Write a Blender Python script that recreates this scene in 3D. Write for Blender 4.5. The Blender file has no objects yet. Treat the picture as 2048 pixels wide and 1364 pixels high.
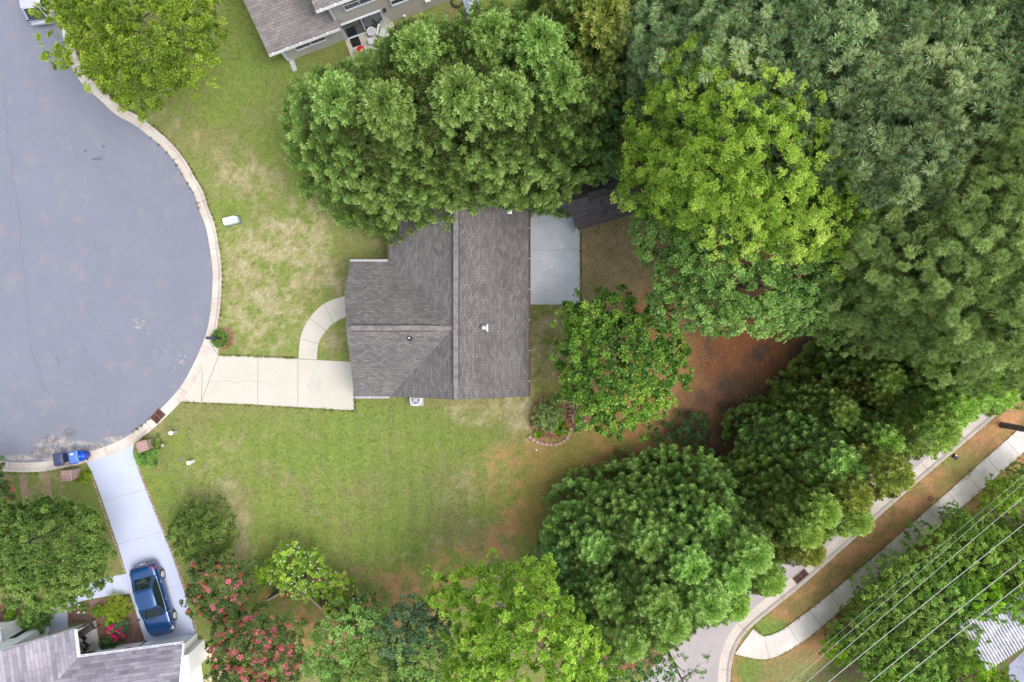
import bpy, bmesh, math, random
import numpy as np
from mathutils import Vector, Matrix
R = math.radians
scene = bpy.context.scene
COL = scene.collection
# ---------------------------------------------------------------- camera, sky, sun, exposure
CAM_H, FPX = 46.0, 1403.0
cam_data = bpy.data.cameras.new("camera")
cam = bpy.data.objects.new("camera", cam_data); COL.objects.link(cam)
cam.location = (0, 0, CAM_H); cam.rotation_euler = (0, 0, 0)
cam_data.sensor_width = 36.0; cam_data.lens = 36.0 * FPX / 2048.0
cam_data.clip_start = 0.5; cam_data.clip_end = 2000
scene.camera = cam
SUN_EL, SUN_AZ = 62.0, -22.0          # soft light from the lower right of the picture
world = bpy.data.worlds.new("World"); scene.world = world; world.use_nodes = True
wn = world.node_tree; bg = wn.nodes['Background']
sky = wn.nodes.new('ShaderNodeTexSky'); sky.sky_type = 'NISHITA'; sky.sun_disc = False
sky.sun_elevation = R(SUN_EL); sky.sun_rotation = R(90 - SUN_AZ)
sky.air_density = 1.0; sky.dust_density = 4.0; sky.ozone_density = 1.0
hs = wn.nodes.new('ShaderNodeHueSaturation'); hs.inputs['Saturation'].default_value = .42   # thin overcast: paler sky light
wn.links.new(sky.outputs[0], hs.inputs['Color']); wn.links.new(hs.outputs[0], bg.inputs[0]); bg.inputs[1].default_value = 0.15
sl = bpy.data.lights.new("sun", 'SUN'); sl.energy = 0.65; sl.angle = R(36); sl.color = (1.0, 0.95, 0.88)
so = bpy.data.objects.new("sun", sl); COL.objects.link(so)
sd = Vector((math.cos(R(SUN_EL)) * math.cos(R(SUN_AZ)), math.cos(R(SUN_EL)) * math.sin(R(SUN_AZ)), math.sin(R(SUN_EL))))
so.rotation_euler = sd.to_track_quat('Z', 'Y').to_euler(); so.location = (20, -20, 60)
scene.view_settings.view_transform = 'Standard'; scene.view_settings.look = 'None'
scene.view_settings.exposure = 1.10; scene.view_settings.gamma = 1.0
scene.cycles.max_bounces = 8; scene.cycles.diffuse_bounces = 6; scene.cycles.glossy_bounces = 2
scene.cycles.transmission_bounces = 3; scene.cycles.transparent_max_bounces = 4
scene.cycles.use_denoising = True; scene.cycles.use_adaptive_sampling = True; scene.cycles.adaptive_threshold = 0.02

def W(px, py, z=0.0):
    """photo pixel -> place coordinates at height z (camera straight overhead)"""
    k = (CAM_H - z) / FPX
    return ((px - 1024) * k, (682 - py) * k)
def W3(px, py, z=0.0):
    x, y = W(px, py, z); return (x, y, z)

# ---------------------------------------------------------------- materials
MATS = {}
def nodes_of(name):
    m = bpy.data.materials.new(name); m.use_nodes = True
    nt = m.node_tree; p = nt.nodes['Principled BSDF']
    return m, nt, p
def mixrgb(nt, fac, a, b, mode='MIX'):
    n = nt.nodes.new('ShaderNodeMix'); n.data_type = 'RGBA'; n.blend_type = mode
    for i, v in ((0, fac), (6, a), (7, b)):
        if hasattr(v, 'links') or hasattr(v, 'is_linked'): nt.links.new(v, n.inputs[i])
        elif i == 0: n.inputs[0].default_value = v
        else: n.inputs[i].default_value = (*v[:3], 1)
    return n.outputs[2]
def ramp01(nt, v, lo, hi):
    n = nt.nodes.new('ShaderNodeMapRange'); n.interpolation_type = 'SMOOTHSTEP'
    nt.links.new(v, n.inputs[0]); n.inputs[1].default_value = lo; n.inputs[2].default_value = hi
    return n.outputs[0]
def mathn(nt, op, a, b=None):
    n = nt.nodes.new('ShaderNodeMath'); n.operation = op
    for i, v in ((0, a), (1, b)):
        if v is None: continue
        if hasattr(v, 'is_linked'): nt.links.new(v, n.inputs[i])
        else: n.inputs[i].default_value = v
    return n.outputs[0]
def coords(nt, kind='Object', scale=(1, 1, 1), rot=0):
    if kind == 'UV':
        t = nt.nodes.new('ShaderNodeUVMap'); t.uv_map = 'UVMap'; o = t.outputs[0]
    else:
        t = nt.nodes.new('ShaderNodeTexCoord'); o = t.outputs[kind]
    mp = nt.nodes.new('ShaderNodeMapping'); nt.links.new(o, mp.inputs[0]); mp.inputs[3].default_value = scale
    mp.inputs[2].default_value = (0, 0, rot)
    return mp.outputs[0]
def noise(nt, vec, scale, detail=4, rough=.6, dist=0):
    n = nt.nodes.new('ShaderNodeTexNoise'); nt.links.new(vec, n.inputs['Vector'])
    n.inputs['Scale'].default_value = scale; n.inputs['Detail'].default_value = detail
    n.inputs['Roughness'].default_value = rough; n.inputs['Distortion'].default_value = dist
    return n.outputs[0]
def blob(nt, blobs, scale=2.0, amp=.5):
    """soft union of ellipses (x, y, rx, ry) in metres with a ragged noisy edge"""
    vec = coords(nt); out = None
    nz = noise(nt, vec, scale, 5, .65)
    for (x, y, rx, ry) in blobs:
        mp = nt.nodes.new('ShaderNodeMapping'); mp.vector_type = 'TEXTURE'
        nt.links.new(vec, mp.inputs[0]); mp.inputs[1].default_value = (x, y, 0); mp.inputs[3].default_value = (rx, ry, 1000)
        ln = nt.nodes.new('ShaderNodeVectorMath'); ln.operation = 'LENGTH'; nt.links.new(mp.outputs[0], ln.inputs[0])
        d = mathn(nt, 'SUBTRACT', 1.0, ln.outputs[1])
        out = d if out is None else mathn(nt, 'MAXIMUM', out, d)
    s = mathn(nt, 'ADD', out, mathn(nt, 'MULTIPLY', mathn(nt, 'SUBTRACT', nz, .5), amp * 2))
    return ramp01(nt, s, 0.0, .35)
def mat(name, base, rough=.7, layers=(), metallic=0, spec=.3, bump=None, coat=0):
    """layers: (scale, lo, hi, colour, strength, opts) noise-driven second colours"""
    if name in MATS: return MATS[name]
    m, nt, p = nodes_of(name)
    c = None
    cur = (*base,)
    for L in layers:
        sc, lo, hi, colr, st = L[:5]; o = L[5] if len(L) > 5 else {}
        vec = coords(nt, o.get('co', 'Object'), o.get('stretch', (1, 1, 1)), o.get('rot', 0))
        f = ramp01(nt, noise(nt, vec, sc, o.get('detail', 4), .6, o.get('dist', 0)), lo, hi)
        if 'blobs' in o: f = mathn(nt, 'MULTIPLY', f, blob(nt, o['blobs'], o.get('bs', 2.0), o.get('ba', .4)))
        f = mathn(nt, 'MULTIPLY', f, st)
        cur = mixrgb(nt, f, cur, colr)
    if hasattr(cur, 'is_linked'): nt.links.new(cur, p.inputs['Base Color'])
    else: p.inputs['Base Color'].default_value = (*cur, 1)
    p.inputs['Roughness'].default_value = rough; p.inputs['Metallic'].default_value = metallic
    p.inputs['Specular IOR Level'].default_value = spec; p.inputs['Coat Weight'].default_value = coat
    if bump:
        b = nt.nodes.new('ShaderNodeBump'); b.inputs['Strength'].default_value = bump[1]; b.inputs['Distance'].default_value = bump[2] if len(bump) > 2 else .02
        nt.links.new(noise(nt, coords(nt), bump[0], 4), b.inputs['Height']); nt.links.new(b.outputs[0], p.inputs['Normal'])
    MATS[name] = m
    return m
def shingle_mat(name, ca, cb, cm, bw, rh, tone=(1, 1, 1), patch=None, streak=.5):
    m, nt, p = nodes_of(name)
    uv = coords(nt, 'UV')
    br = nt.nodes.new('ShaderNodeTexBrick'); nt.links.new(uv, br.inputs[0])
    br.inputs['Color1'].default_value = (*ca, 1); br.inputs['Color2'].default_value = (*cb, 1); br.inputs['Mortar'].default_value = (*cm, 1)
    br.inputs['Scale'].default_value = 1; br.inputs['Mortar Size'].default_value = .012; br.inputs['Mortar Smooth'].default_value = .4
    br.inputs['Brick Width'].default_value = bw; br.inputs['Row Height'].default_value = rh; br.inputs['Bias'].default_value = 0
    c = br.outputs[0]
    # second, offset tab pattern: laminated look
    mp = nt.nodes.new('ShaderNodeMapping'); nt.links.new(uv, mp.inputs[0]); mp.inputs[1].default_value = (.37, 0, 0)
    b2 = nt.nodes.new('ShaderNodeTexBrick'); nt.links.new(mp.outputs[0], b2.inputs[0]); b2.inputs['Scale'].default_value = 1
    b2.inputs['Color1'].default_value = (.74, .74, .74, 1); b2.inputs['Color2'].default_value = (1.16, 1.14, 1.12, 1); b2.inputs['Mortar'].default_value = (.9, .9, .9, 1)
    b2.inputs['Mortar Size'].default_value = .0; b2.inputs['Brick Width'].default_value = bw * .61; b2.inputs['Row Height'].default_value = rh
    c = mixrgb(nt, streak, c, b2.outputs[0], 'MULTIPLY')
    n1 = noise(nt, coords(nt), .45, 4, .6)
    c = mixrgb(nt, ramp01(nt, n1, .35, .7), c, mixrgb(nt, 1.0, c, patch or (.80, .79, .80), 'MULTIPLY'))
    n2 = noise(nt, coords(nt), 28, 2, .7)
    v = nt.nodes.new('ShaderNodeMapRange'); nt.links.new(n2, v.inputs[0]); v.inputs[3].default_value = .78; v.inputs[4].default_value = 1.22
    c = mixrgb(nt, 1.0, c, v.outputs[0], 'MULTIPLY')
    nt.links.new(c, p.inputs['Base Color']); p.inputs['Roughness'].default_value = .95; p.inputs['Specular IOR Level'].default_value = .15
    b = nt.nodes.new('ShaderNodeBump'); b.inputs['Strength'].default_value = .5; b.inputs['Distance'].default_value = .02
    nt.links.new(br.outputs['Fac'], b.inputs['Height']); b.invert = True; nt.links.new(b.outputs[0], p.inputs['Normal'])
    MATS[name] = m; return m
def siding_mat(name, base, line, pitch=.12):
    m, nt, p = nodes_of(name)
    t = nt.nodes.new('ShaderNodeTexCoord'); sp = nt.nodes.new('ShaderNodeSeparateXYZ'); nt.links.new(t.outputs['Object'], sp.inputs[0])
    fr = mathn(nt, 'FRACT', mathn(nt, 'MULTIPLY', sp.outputs[2], 1 / pitch))
    f = ramp01(nt, fr, .0, .16)
    n = noise(nt, coords(nt), 1.2, 3)
    c = mixrgb(nt, f, line, mixrgb(nt, ramp01(nt, n, .4, .8), base, tuple(x * .9 for x in base)))
    nt.links.new(c, p.inputs['Base Color']); p.inputs['Roughness'].default_value = .55; p.inputs['Specular IOR Level'].default_value = .3
    b = nt.nodes.new('ShaderNodeBump'); b.inputs['Strength'].default_value = .7; b.inputs['Distance'].default_value = .015
    nt.links.new(fr, b.inputs['Height']); b.invert = True; nt.links.new(b.outputs[0], p.inputs['Normal'])
    MATS[name] = m; return m
def brick_mat(name, ca, cb, cm, bw=.2, rh=.075, kind='Object', ms=.012):
    m, nt, p = nodes_of(name)
    br = nt.nodes.new('ShaderNodeTexBrick'); nt.links.new(coords(nt, kind), br.inputs[0])
    br.inputs['Color1'].default_value = (*ca, 1); br.inputs['Color2'].default_value = (*cb, 1); br.inputs['Mortar'].default_value = (*cm, 1)
    br.inputs['Scale'].default_value = 1; br.inputs['Mortar Size'].default_value = ms; br.inputs['Brick Width'].default_value = bw; br.inputs['Row Height'].default_value = rh
    nt.links.new(br.outputs[0], p.inputs['Base Color']); p.inputs['Roughness'].default_value = .9
    MATS[name] = m; return m
def leaf_mat(name, stops, gloss=.55, spec=.25, trans=.35, tint=(1, 1, 1)):
    """stops: colours over the per-leaf random value; translucency mixed in"""
    m, nt, p = nodes_of(name)
    a = nt.nodes.new('ShaderNodeAttribute'); a.attribute_name = 'rnd'
    oi = nt.nodes.new('ShaderNodeObjectInfo')
    r = nt.nodes.new('ShaderNodeValToRGB'); nt.links.new(a.outputs['Fac'], r.inputs[0])
    el = r.color_ramp.elements
    while len(el) > 1: el.remove(el[-1])
    el[0].position = stops[0][0]; el[0].color = (*stops[0][1], 1)
    for pos, c in stops[1:]:
        e = el.new(pos); e.color = (*c, 1)
    hs = nt.nodes.new('ShaderNodeHueSaturation'); nt.links.new(r.outputs[0], hs.inputs['Color'])
    nt.links.new(mathn(nt, 'ADD', mathn(nt, 'MULTIPLY', oi.outputs['Random'], .016), .490), hs.inputs['Hue'])
    nt.links.new(mathn(nt, 'ADD', mathn(nt, 'MULTIPLY', oi.outputs['Random'], .24), .88), hs.inputs['Value'])
    nt.links.new(hs.outputs[0], p.inputs['Base Color'])
    p.inputs['Roughness'].default_value = gloss; p.inputs['Specular IOR Level'].default_value = spec
    tr = nt.nodes.new('ShaderNodeBsdfTranslucent'); 
    nt.links.new(mixrgb(nt, 1.0, hs.outputs[0], (1.25, 1.25, .55), 'MULTIPLY'), tr.inputs[0])
    mx = nt.nodes.new('ShaderNodeMixShader'); mx.inputs[0].default_value = trans
    nt.links.new(p.outputs[0], mx.inputs[1]); nt.links.new(tr.outputs[0], mx.inputs[2])
    nt.links.new(mx.outputs[0], nt.nodes['Material Output'].inputs[0])
    MATS[name] = m; return m
M = MATS
# ---------------------------------------------------------------- object helpers
def tag(o, label=None, cat=None, group=None, kind=None):
    if label: o['label'] = label
    if cat: o['category'] = cat
    if group: o['group'] = group
    if kind: o['kind'] = kind
    return o
def thing(name, label, cat, loc=(0, 0, 0), rz=0, group=None, scale=None):
    o = bpy.data.objects.new(name, None); COL.objects.link(o); o.location = loc; o.rotation_euler = (0, 0, rz)
    o.empty_display_size = .3
    if scale: o.scale = scale
    return tag(o, label, cat, group)
def link_mesh(name, me, parent=None):
    o = bpy.data.objects.new(name, me); COL.objects.link(o)
    if parent: o.parent = parent
    return o
def copy_part(src, parent):
    c = src.copy(); COL.objects.link(c); c.parent = parent
    return c
class MB:
    """collects shapes into one mesh"""
    def __init__(s): s.v = []; s.f = []; s.uv = []; s.mi = []; s.cur = 0
    def add(s, verts, faces, uvs=None):
        b = len(s.v); s.v += [tuple(p) for p in verts]
        for k, f in enumerate(faces):
            s.f.append([b + i for i in f]); s.mi.append(s.cur)
            s.uv.append(uvs[k] if uvs else None)
        return s
    def box(s, c, d, rz=0, rot=None):
        hx, hy, hz = d[0] / 2, d[1] / 2, d[2] / 2
        vs = [Vector((x, y, z)) for z in (-hz, hz) for x, y in ((-hx, -hy), (hx, -hy), (hx, hy), (-hx, hy))]
        m = rot if rot is not None else Matrix.Rotation(rz, 3, 'Z')
        vs = [m @ v + Vector(c) for v in vs]
        return s.add(vs, [(3, 2, 1, 0), (4, 5, 6, 7), (0, 1, 5, 4), (1, 2, 6, 5), (2, 3, 7, 6), (3, 0, 4, 7)])
    def prism(s, poly, z0, z1):
        n = len(poly)
        vs = [(x, y, z0) for x, y in poly] + [(x, y, z1) for x, y in poly]
        fs = [tuple(range(n - 1, -1, -1)), tuple(range(n, 2 * n))] + [(i, (i + 1) % n, n + (i + 1) % n, n + i) for i in range(n)]
        return s.add(vs, fs)
    def slab(s, top, thick, along):
        """sloped slab: top polygon in 3D, extruded down; UV in metres along / up the slope"""
        T = [Vector(p) for p in top]; n = len(T)
        nor = (T[1] - T[0]).cross(T[2] - T[0]).normalized()
        if nor.z < 0: T.reverse(); nor = (T[1] - T[0]).cross(T[2] - T[0]).normalized()
        a = Vector(along).normalized(); u = nor.cross(a).normalized()
        B = [p - Vector((0, 0, thick)) for p in T]
        fs = [tuple(range(n)), tuple(range(2 * n - 1, n - 1, -1))] + [(i, n + i, n + (i + 1) % n, (i + 1) % n) for i in range(n)]
        allv = T + B
        uvs = [[(allv[i].dot(a), allv[i].dot(u)) for i in f] for f in fs]
        return s.add(allv, fs, uvs)
    def tube(s, p0, p1, r0, r1=None, n=8, cap=True):
        r1 = r0 if r1 is None else r1
        p0, p1 = Vector(p0), Vector(p1); d = (p1 - p0)
        if d.length < 1e-6: return s
        q = d.to_track_quat('Z', 'Y')
        ring = lambda p, r: [p + q @ Vector((r * math.cos(2 * math.pi * i / n), r * math.sin(2 * math.pi * i / n), 0)) for i in range(n)]
        vs = ring(p0, r0) + ring(p1, r1)
        fs = [(i, (i + 1) % n, n + (i + 1) % n, n + i) for i in range(n)]
        if cap: fs += [tuple(range(n - 1, -1, -1)), tuple(range(n, 2 * n))]
        return s.add(vs, fs)
    def path(s, pts, r, n=6):
        for a, b in zip(pts[:-1], pts[1:]): s.tube(a, b, r, r, n)
        return s
    def lathe(s, prof, c=(0, 0, 0), n=16):
        vs = []; fs = []
        for r, z in prof: vs += [(c[0] + r * math.cos(2 * math.pi * i / n), c[1] + r * math.sin(2 * math.pi * i / n), c[2] + z) for i in range(n)]
        for k in range(len(prof) - 1):
            fs += [(k * n + i, k * n + (i + 1) % n, (k + 1) * n + (i + 1) % n, (k + 1) * n + i) for i in range(n)]
        fs += [tuple(range(n - 1, -1, -1)), tuple(range((len(prof) - 1) * n, len(prof) * n))]
        return s.add(vs, fs)
    def torus(s, c, R_, r, n=24, k=6):
        vs = []; fs = []
        for i in range(n):
            a = 2 * math.pi * i / n
            for j in range(k):
                b = 2 * math.pi * j / k; rr = R_ + r * math.cos(b)
                vs.append((c[0] + rr * math.cos(a), c[1] + rr * math.sin(a), c[2] + r * math.sin(b)))
        for i in range(n):
            for j in range(k): fs.append((i * k + j, ((i + 1) % n) * k + j, ((i + 1) % n) * k + (j + 1) % k, i * k + (j + 1) % k))
        return s.add(vs, fs)
    def build(s, name, mats, parent=None, smooth=False, bevel=0, origin=None):
        me = bpy.data.meshes.new(name)
        vs = s.v if origin is None else [(x - origin[0], y - origin[1], z - origin[2]) for x, y, z in s.v]
        me.from_pydata(vs, [], s.f)
        if any(u for u in s.uv):
            lay = me.uv_layers.new(name='UVMap').data; k = 0
            for f, u in zip(s.f, s.uv):
                for i in range(len(f)):
                    if u: lay[k].uv = u[i]
                    k += 1
        for mm in (mats if isinstance(mats, (list, tuple)) else [mats]): me.materials.append(mm)
        me.polygons.foreach_set('material_index', s.mi)
        if smooth: me.polygons.foreach_set('use_smooth', [True] * len(s.f))
        me.update()
        o = link_mesh(name, me, parent)
        if origin is not None: o.location = origin
        if bevel:
            b = o.modifiers.new('bevel', 'BEVEL'); b.width = bevel; b.segments = 2; b.limit_method = 'ANGLE'
        return o
def catmull(pts, n=8, closed=False):
    P = [Vector((*p[:2], 0)) for p in pts]; out = []
    m = len(P); rng_ = range(m if closed else m - 1)
    for i in rng_:
        g = (lambda k: P[k % m]) if closed else (lambda k: P[min(max(k, 0), m - 1)])
        a, b, c, d = g(i - 1), g(i), g(i + 1), g(i + 2)
        for t in np.linspace(0, 1, n, endpoint=False):
            v = .5 * ((2 * b) + (-a + c) * t + (2 * a - 5 * b + 4 * c - d) * t * t + (-a + 3 * b - 3 * c + d) * t ** 3)
            out.append((v.x, v.y))
    if not closed: out.append((P[-1].x, P[-1].y))
    return out
def resample(pts, step):
    P = np.array(pts); d = np.r_[0, np.cumsum(np.hypot(*np.diff(P, axis=0).T))]
    n = max(2, int(d[-1] / step)); t = np.linspace(0, d[-1], n)
    return np.c_[np.interp(t, d, P[:, 0]), np.interp(t, d, P[:, 1])]
def offset_line(P, d):
    t = np.gradient(P, axis=0); t /= np.linalg.norm(t, axis=1)[:, None]
    return P + d * np.c_[t[:, 1], -t[:, 0]]
def sheet(name, pts, z, m, label=None, kind='structure', thick=None):
    mb = MB()
    if thick: mb.prism(pts, z - thick, z)
    else: mb.add([(x, y, z) for x, y in pts], [tuple(range(len(pts)))])
    o = mb.build(name, m)
    if o.data.polygons[0].normal.z < 0 and not thick: o.data.flip_normals()
    return tag(o, label, kind=kind)
def ribbon(mb, pts, w, z):
    P = resample(pts, .35) if len(pts) > 2 else np.array(pts, float)
    a, b = offset_line(P, w / 2), offset_line(P, -w / 2)
    for i in range(len(P) - 1):
        mb.add([(*b[i], z), (*a[i], z), (*a[i + 1], z), (*b[i + 1], z)], [(3, 2, 1, 0)])
    return mb
rs0 = np.random.RandomState(3)
_T = rs0.rand(256, 256)
def vnoise(x, y, s=0):
    x = x + s * 17.3; y = y + s * 9.7
    xi = np.floor(x).astype(int); yi = np.floor(y).astype(int); fx = x - xi; fy = y - yi
    fx = fx * fx * (3 - 2 * fx); fy = fy * fy * (3 - 2 * fy)
    g = lambda i, j: _T[(xi + i) % 256, (yi + j) % 256]
    return (g(0, 0) * (1 - fx) + g(1, 0) * fx) * (1 - fy) + (g(0, 1) * (1 - fx) + g(1, 1) * fx) * fy
def fbm(x, y, sc, oct=4, s=0):
    o = 0; a = 1; t = 0
    for k in range(oct):
        o = o + a * vnoise(x * sc * 2 ** k, y * sc * 2 ** k, s + k * 3); t += a; a *= .55
    return o / t
def sstep(v, a, b):
    t = np.clip((v - a) / (b - a), 0, 1); return t * t * (3 - 2 * t)
# ---------------------------------------------------------------- the ground, one sheet with its own lawn, dry, clay and litter colours
def build_ground():
    st = .13
    xs = np.r_[-900, -300, -120, -60, np.arange(-38, 38.01, st), 60, 120, 300, 900]
    ys = np.r_[-900, -300, -120, -50, np.arange(-25.5, 25.51, st), 50, 120, 300, 900]
    X, Y = np.meshgrid(xs, ys); X0, Y0 = X.copy(), Y.copy()
    k = FPX / CAM_H; PX = 1024 + X * k; PY = 682 - Y * k
    wob = 22 * (fbm(X, Y, .5, 4, 1) - .5) * 2; wob2 = 22 * (fbm(X, Y, .5, 4, 2) - .5) * 2
    PXw, PYw = PX + wob, PY + wob2
    def E(cx, cy, rx, ry, rot=0, soft=.6):
        c, s = math.cos(R(rot)), math.sin(R(rot)); dx = PXw - cx; dy = PYw - cy
        d = np.sqrt(((c * dx + s * dy) / rx) ** 2 + ((-s * dx + c * dy) / ry) ** 2)
        return 1 - sstep(d, 1 - soft, 1 + soft * .6)
    n1 = fbm(X, Y, .35, 4, 5); n2 = fbm(X, Y, 1.6, 4, 7); n3 = .5 * fbm(X, Y, 3.6, 3, 9) + .5 * rs0.rand(*X.shape) * .5 + .25 * fbm(X, Y, 1.2, 2, 31) * 1.0; n4 = fbm(X, Y, .9, 4, 11)
    col = lambda *c: np.array(c)
    G = lambda f: f[..., None]
    mix = lambda a, b, f: a * (1 - G(f)) + b * G(f)
    green = col(.160, .204, .042); deep = col(.085, .150, .024); olive = col(.172, .172, .062); tan = col(.36, .31, .17); pale = col(.46, .41, .28)
    clay = col(.37, .185, .085); red = col(.30, .115, .045); brown = col(.165, .085, .045); dark = col(.09, .06, .042); ochre = col(.20, .155, .035)
    C = np.zeros(X.shape + (3,)) + green
    C = mix(C, olive, sstep(n1 + .5 * (n2 - .5), .42, .66))
    C = mix(C, tan, .35 * sstep(n2 * .6 + n4 * .4, .58, .74))
    C = mix(C, deep, .55 * sstep(n4 * .5 + n3 * .5, .55, .7))
    # greener places
    for e in ((620, 170, 110, 90), (500, 120, 90, 90), (560, 250, 90, 60), (640, 840, 260, 40), (770, 830, 120, 35), (900, 850, 90, 40), (250, 985, 60, 60), (380, 960, 60, 90), (330, 1010, 40, 120),
              (60, 980, 80, 40), (170, 990, 50, 60), (420, 1250, 60, 50), (660, 930, 130, 50), (850, 960, 90, 60), (810, 1020, 110, 60), (960, 900, 90, 50)):
        C = mix(C, deep * .5 + green * .62, .55 * E(*e, soft=.8) * sstep(n2, .25, .6))
    # dry lawn
    for (cx, cy, rx, ry, rot, a) in ((560, 520, 110, 90, 20, .95), (520, 640, 90, 70, 0, .75), (640, 400, 60, 100, 20, .6), (600, 480, 60, 60, 0, .8), (470, 560, 30, 90, 0, .5), (500, 360, 70, 50, 0, .45), (640, 660, 60, 50, 0, .5), (690, 560, 40, 40, 0, .35),
                                  (1010, 815, 120, 32, 0, .9), (1060, 830, 40, 70, 0, .9), (1085, 690, 40, 130, 0, .95), (1230, 520, 90, 110, 0, 1.0), (1200, 470, 60, 60, 0, .9), (440, 940, 60, 80, 0, .35), 
                                  (480, 1080, 40, 90, 0, .4), (950, 960, 90, 40, -20, .25), (450, 330, 60, 40, 0, .4), (80, 965, 40, 40, 0, .6)):
        f = E(cx, cy, rx, ry, rot, .7) * a
        C = mix(C, tan * .62 + olive * .38, f * .85 * sstep(n2 * .5 + n3 * .5, .36, .56)); C = mix(C, pale * .8, f * .75 * sstep(n3 * .6 + n2 * .4, .52, .66))
    f = E(1230, 530, 110, 130, 0, .3); C = mix(C, col(.225, .165, .09) * G(.75 + .6 * n3), f * .8)
    # reddish clay showing through the lower right lawn
    for (cx, cy, rx, ry, rot, a) in ((1040, 1020, 50, 90, 30, .8), (1000, 950, 60, 60, 0, .5), (1080, 900, 60, 50, 0, .6), (960, 1110, 110, 45, -20, .7), (850, 1180, 120, 45, 10, .75), (780, 1240, 90, 60, 0, .7), (1010, 930, 40, 30, 0, .5),
                                  (640, 1225, 70, 75, 0, 1.0), (700, 1240, 60, 60, 0, .8), (540, 1190, 40, 40, 0, .7), (780, 1260, 40, 60, 0, .9), (20, 1240, 60, 40, 0, .6), (640, 1310, 50, 40, 0, .6)):
        f = E(cx, cy, rx, ry, rot, .7) * a
        C = mix(C, clay, f * sstep(n2 * .55 + n3 * .45, .38, .62))
    C = mix(C, ochre, .75 * E(1180, 930, 200, 70, -28, .7)); C = mix(C, ochre, .5 * E(1090, 1040, 60, 90, 20, .7)); C = mix(C, ochre, .55 * E(1075, 900, 60, 30, 0, .7))
    C = mix(C, clay * 1.05, .8 * E(1300, 860, 140, 80, -30, .6) * sstep(n2, .3, .6)); C = mix(C, clay, .8 * E(1400, 780, 80, 110, 0, .6)); C = mix(C, red, .6 * E(1290, 640, 60, 60, 0, .6))
    C = mix(C, clay * .8, .75 * E(1220, 790, 120, 90, 0, .6)); C = mix(C, red * .9, .5 * E(1320, 600, 50, 60))
    # woodland floor
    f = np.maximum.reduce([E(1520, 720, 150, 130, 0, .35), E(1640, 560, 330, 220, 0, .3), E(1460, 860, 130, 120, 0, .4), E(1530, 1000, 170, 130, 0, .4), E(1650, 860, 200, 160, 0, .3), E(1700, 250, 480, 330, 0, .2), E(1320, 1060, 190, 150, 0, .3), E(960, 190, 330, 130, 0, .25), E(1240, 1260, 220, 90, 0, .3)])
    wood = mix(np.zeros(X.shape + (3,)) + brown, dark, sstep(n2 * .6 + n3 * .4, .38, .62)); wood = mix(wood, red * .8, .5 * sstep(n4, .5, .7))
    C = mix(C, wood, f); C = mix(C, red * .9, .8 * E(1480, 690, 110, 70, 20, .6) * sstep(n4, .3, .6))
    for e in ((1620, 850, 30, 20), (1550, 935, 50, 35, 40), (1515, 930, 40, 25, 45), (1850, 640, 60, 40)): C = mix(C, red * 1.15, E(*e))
    # verge between the right hand kerb and the sidewalk
    nx, ny = -.653, -.757; d = (PX - 1956) * nx + (PY - 860) * ny
    f = 1 - sstep(np.abs(d + 55), 60, 75); f = f * (PX > 1440)
    v = mix(np.zeros(X.shape + (3,)) + col(.215, .145, .055), clay * col(.86, .90, .95), sstep(n2 * .6 + n3 * .4, .40, .62)); v = mix(v, green * .7, .4 * sstep(n4, .55, .72))
    C = mix(C, v, f); 
    for (cx, cy, rx, ry, a) in ((1540, 1262, 55, 25, 1.), (1500, 1340, 40, 40, .95), (1920, 930, 50, 30, .5), (1600, 1200, 30, 20, .3)): C = mix(C, deep * .6 + green * .5, a * E(cx, cy, rx, ry))
    C = mix(C, olive, .7 * E(1600, 1345, 110, 40)); C = mix(C, clay * .8, .8 * E(1640, 1305, 60, 30) * sstep(n2, .35, .6)); C = mix(C, clay, .9 * E(2010, 850, 45, 40) * sstep(n2, .3, .6))
    # lower right thicket floor
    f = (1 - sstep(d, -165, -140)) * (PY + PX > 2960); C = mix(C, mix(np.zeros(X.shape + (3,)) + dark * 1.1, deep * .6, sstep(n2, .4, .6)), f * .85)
    # planting beds: dark red brown mulch
    mul = mix(np.zeros(X.shape + (3,)) + col(.155, .07, .042), col(.25, .13, .085), sstep(n3, .4, .65))
    C = mix(C, mul, E(1105, 840, 48, 42, 0, .2)); C = mix(C, mul * .95, E(441, 677, 29, 29, 0, .22)); C = mix(C, mul * .9, .8 * E(1150, 830, 40, 30, 0, .3)); C = mix(C, mul, .7 * E(25, 1225, 80, 35, 0, .4))
    low = E(680, 990, 360, 190, 0, .3)                              # mown stripes
    C = C * G(1 + low * (.045 * np.tanh(3 * np.sin(X * 5.6 + .25 * Y)) + .012 * np.tanh(3 * np.sin(Y * 5.2))))
    C = C * G(.86 + .28 * n3) * G(.93 + .14 * n1) * 1.04 + .010
    ny_, nx_ = X.shape
    verts = np.zeros((ny_ * nx_, 3)); verts[:, 0] = X0.ravel(); verts[:, 1] = Y0.ravel()
    i = np.arange((ny_ - 1) * (nx_ - 1)); r_, c_ = i // (nx_ - 1), i % (nx_ - 1); a = r_ * nx_ + c_
    quads = np.c_[a, a + 1, a + nx_ + 1, a + nx_]
    me = bpy.data.meshes.new('ground'); me.vertices.add(len(verts)); me.vertices.foreach_set('co', verts.ravel())
    me.loops.add(quads.size); me.loops.foreach_set('vertex_index', quads.ravel().astype(np.int32))
    me.polygons.add(len(quads)); me.polygons.foreach_set('loop_start', np.arange(0, quads.size, 4, dtype=np.int32))
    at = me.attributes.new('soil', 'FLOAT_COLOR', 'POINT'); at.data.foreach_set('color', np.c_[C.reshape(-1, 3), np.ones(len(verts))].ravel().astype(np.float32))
    me.update(); me.validate()
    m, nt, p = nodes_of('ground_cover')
    a_ = nt.nodes.new('ShaderNodeAttribute'); a_.attribute_name = 'soil'
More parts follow.
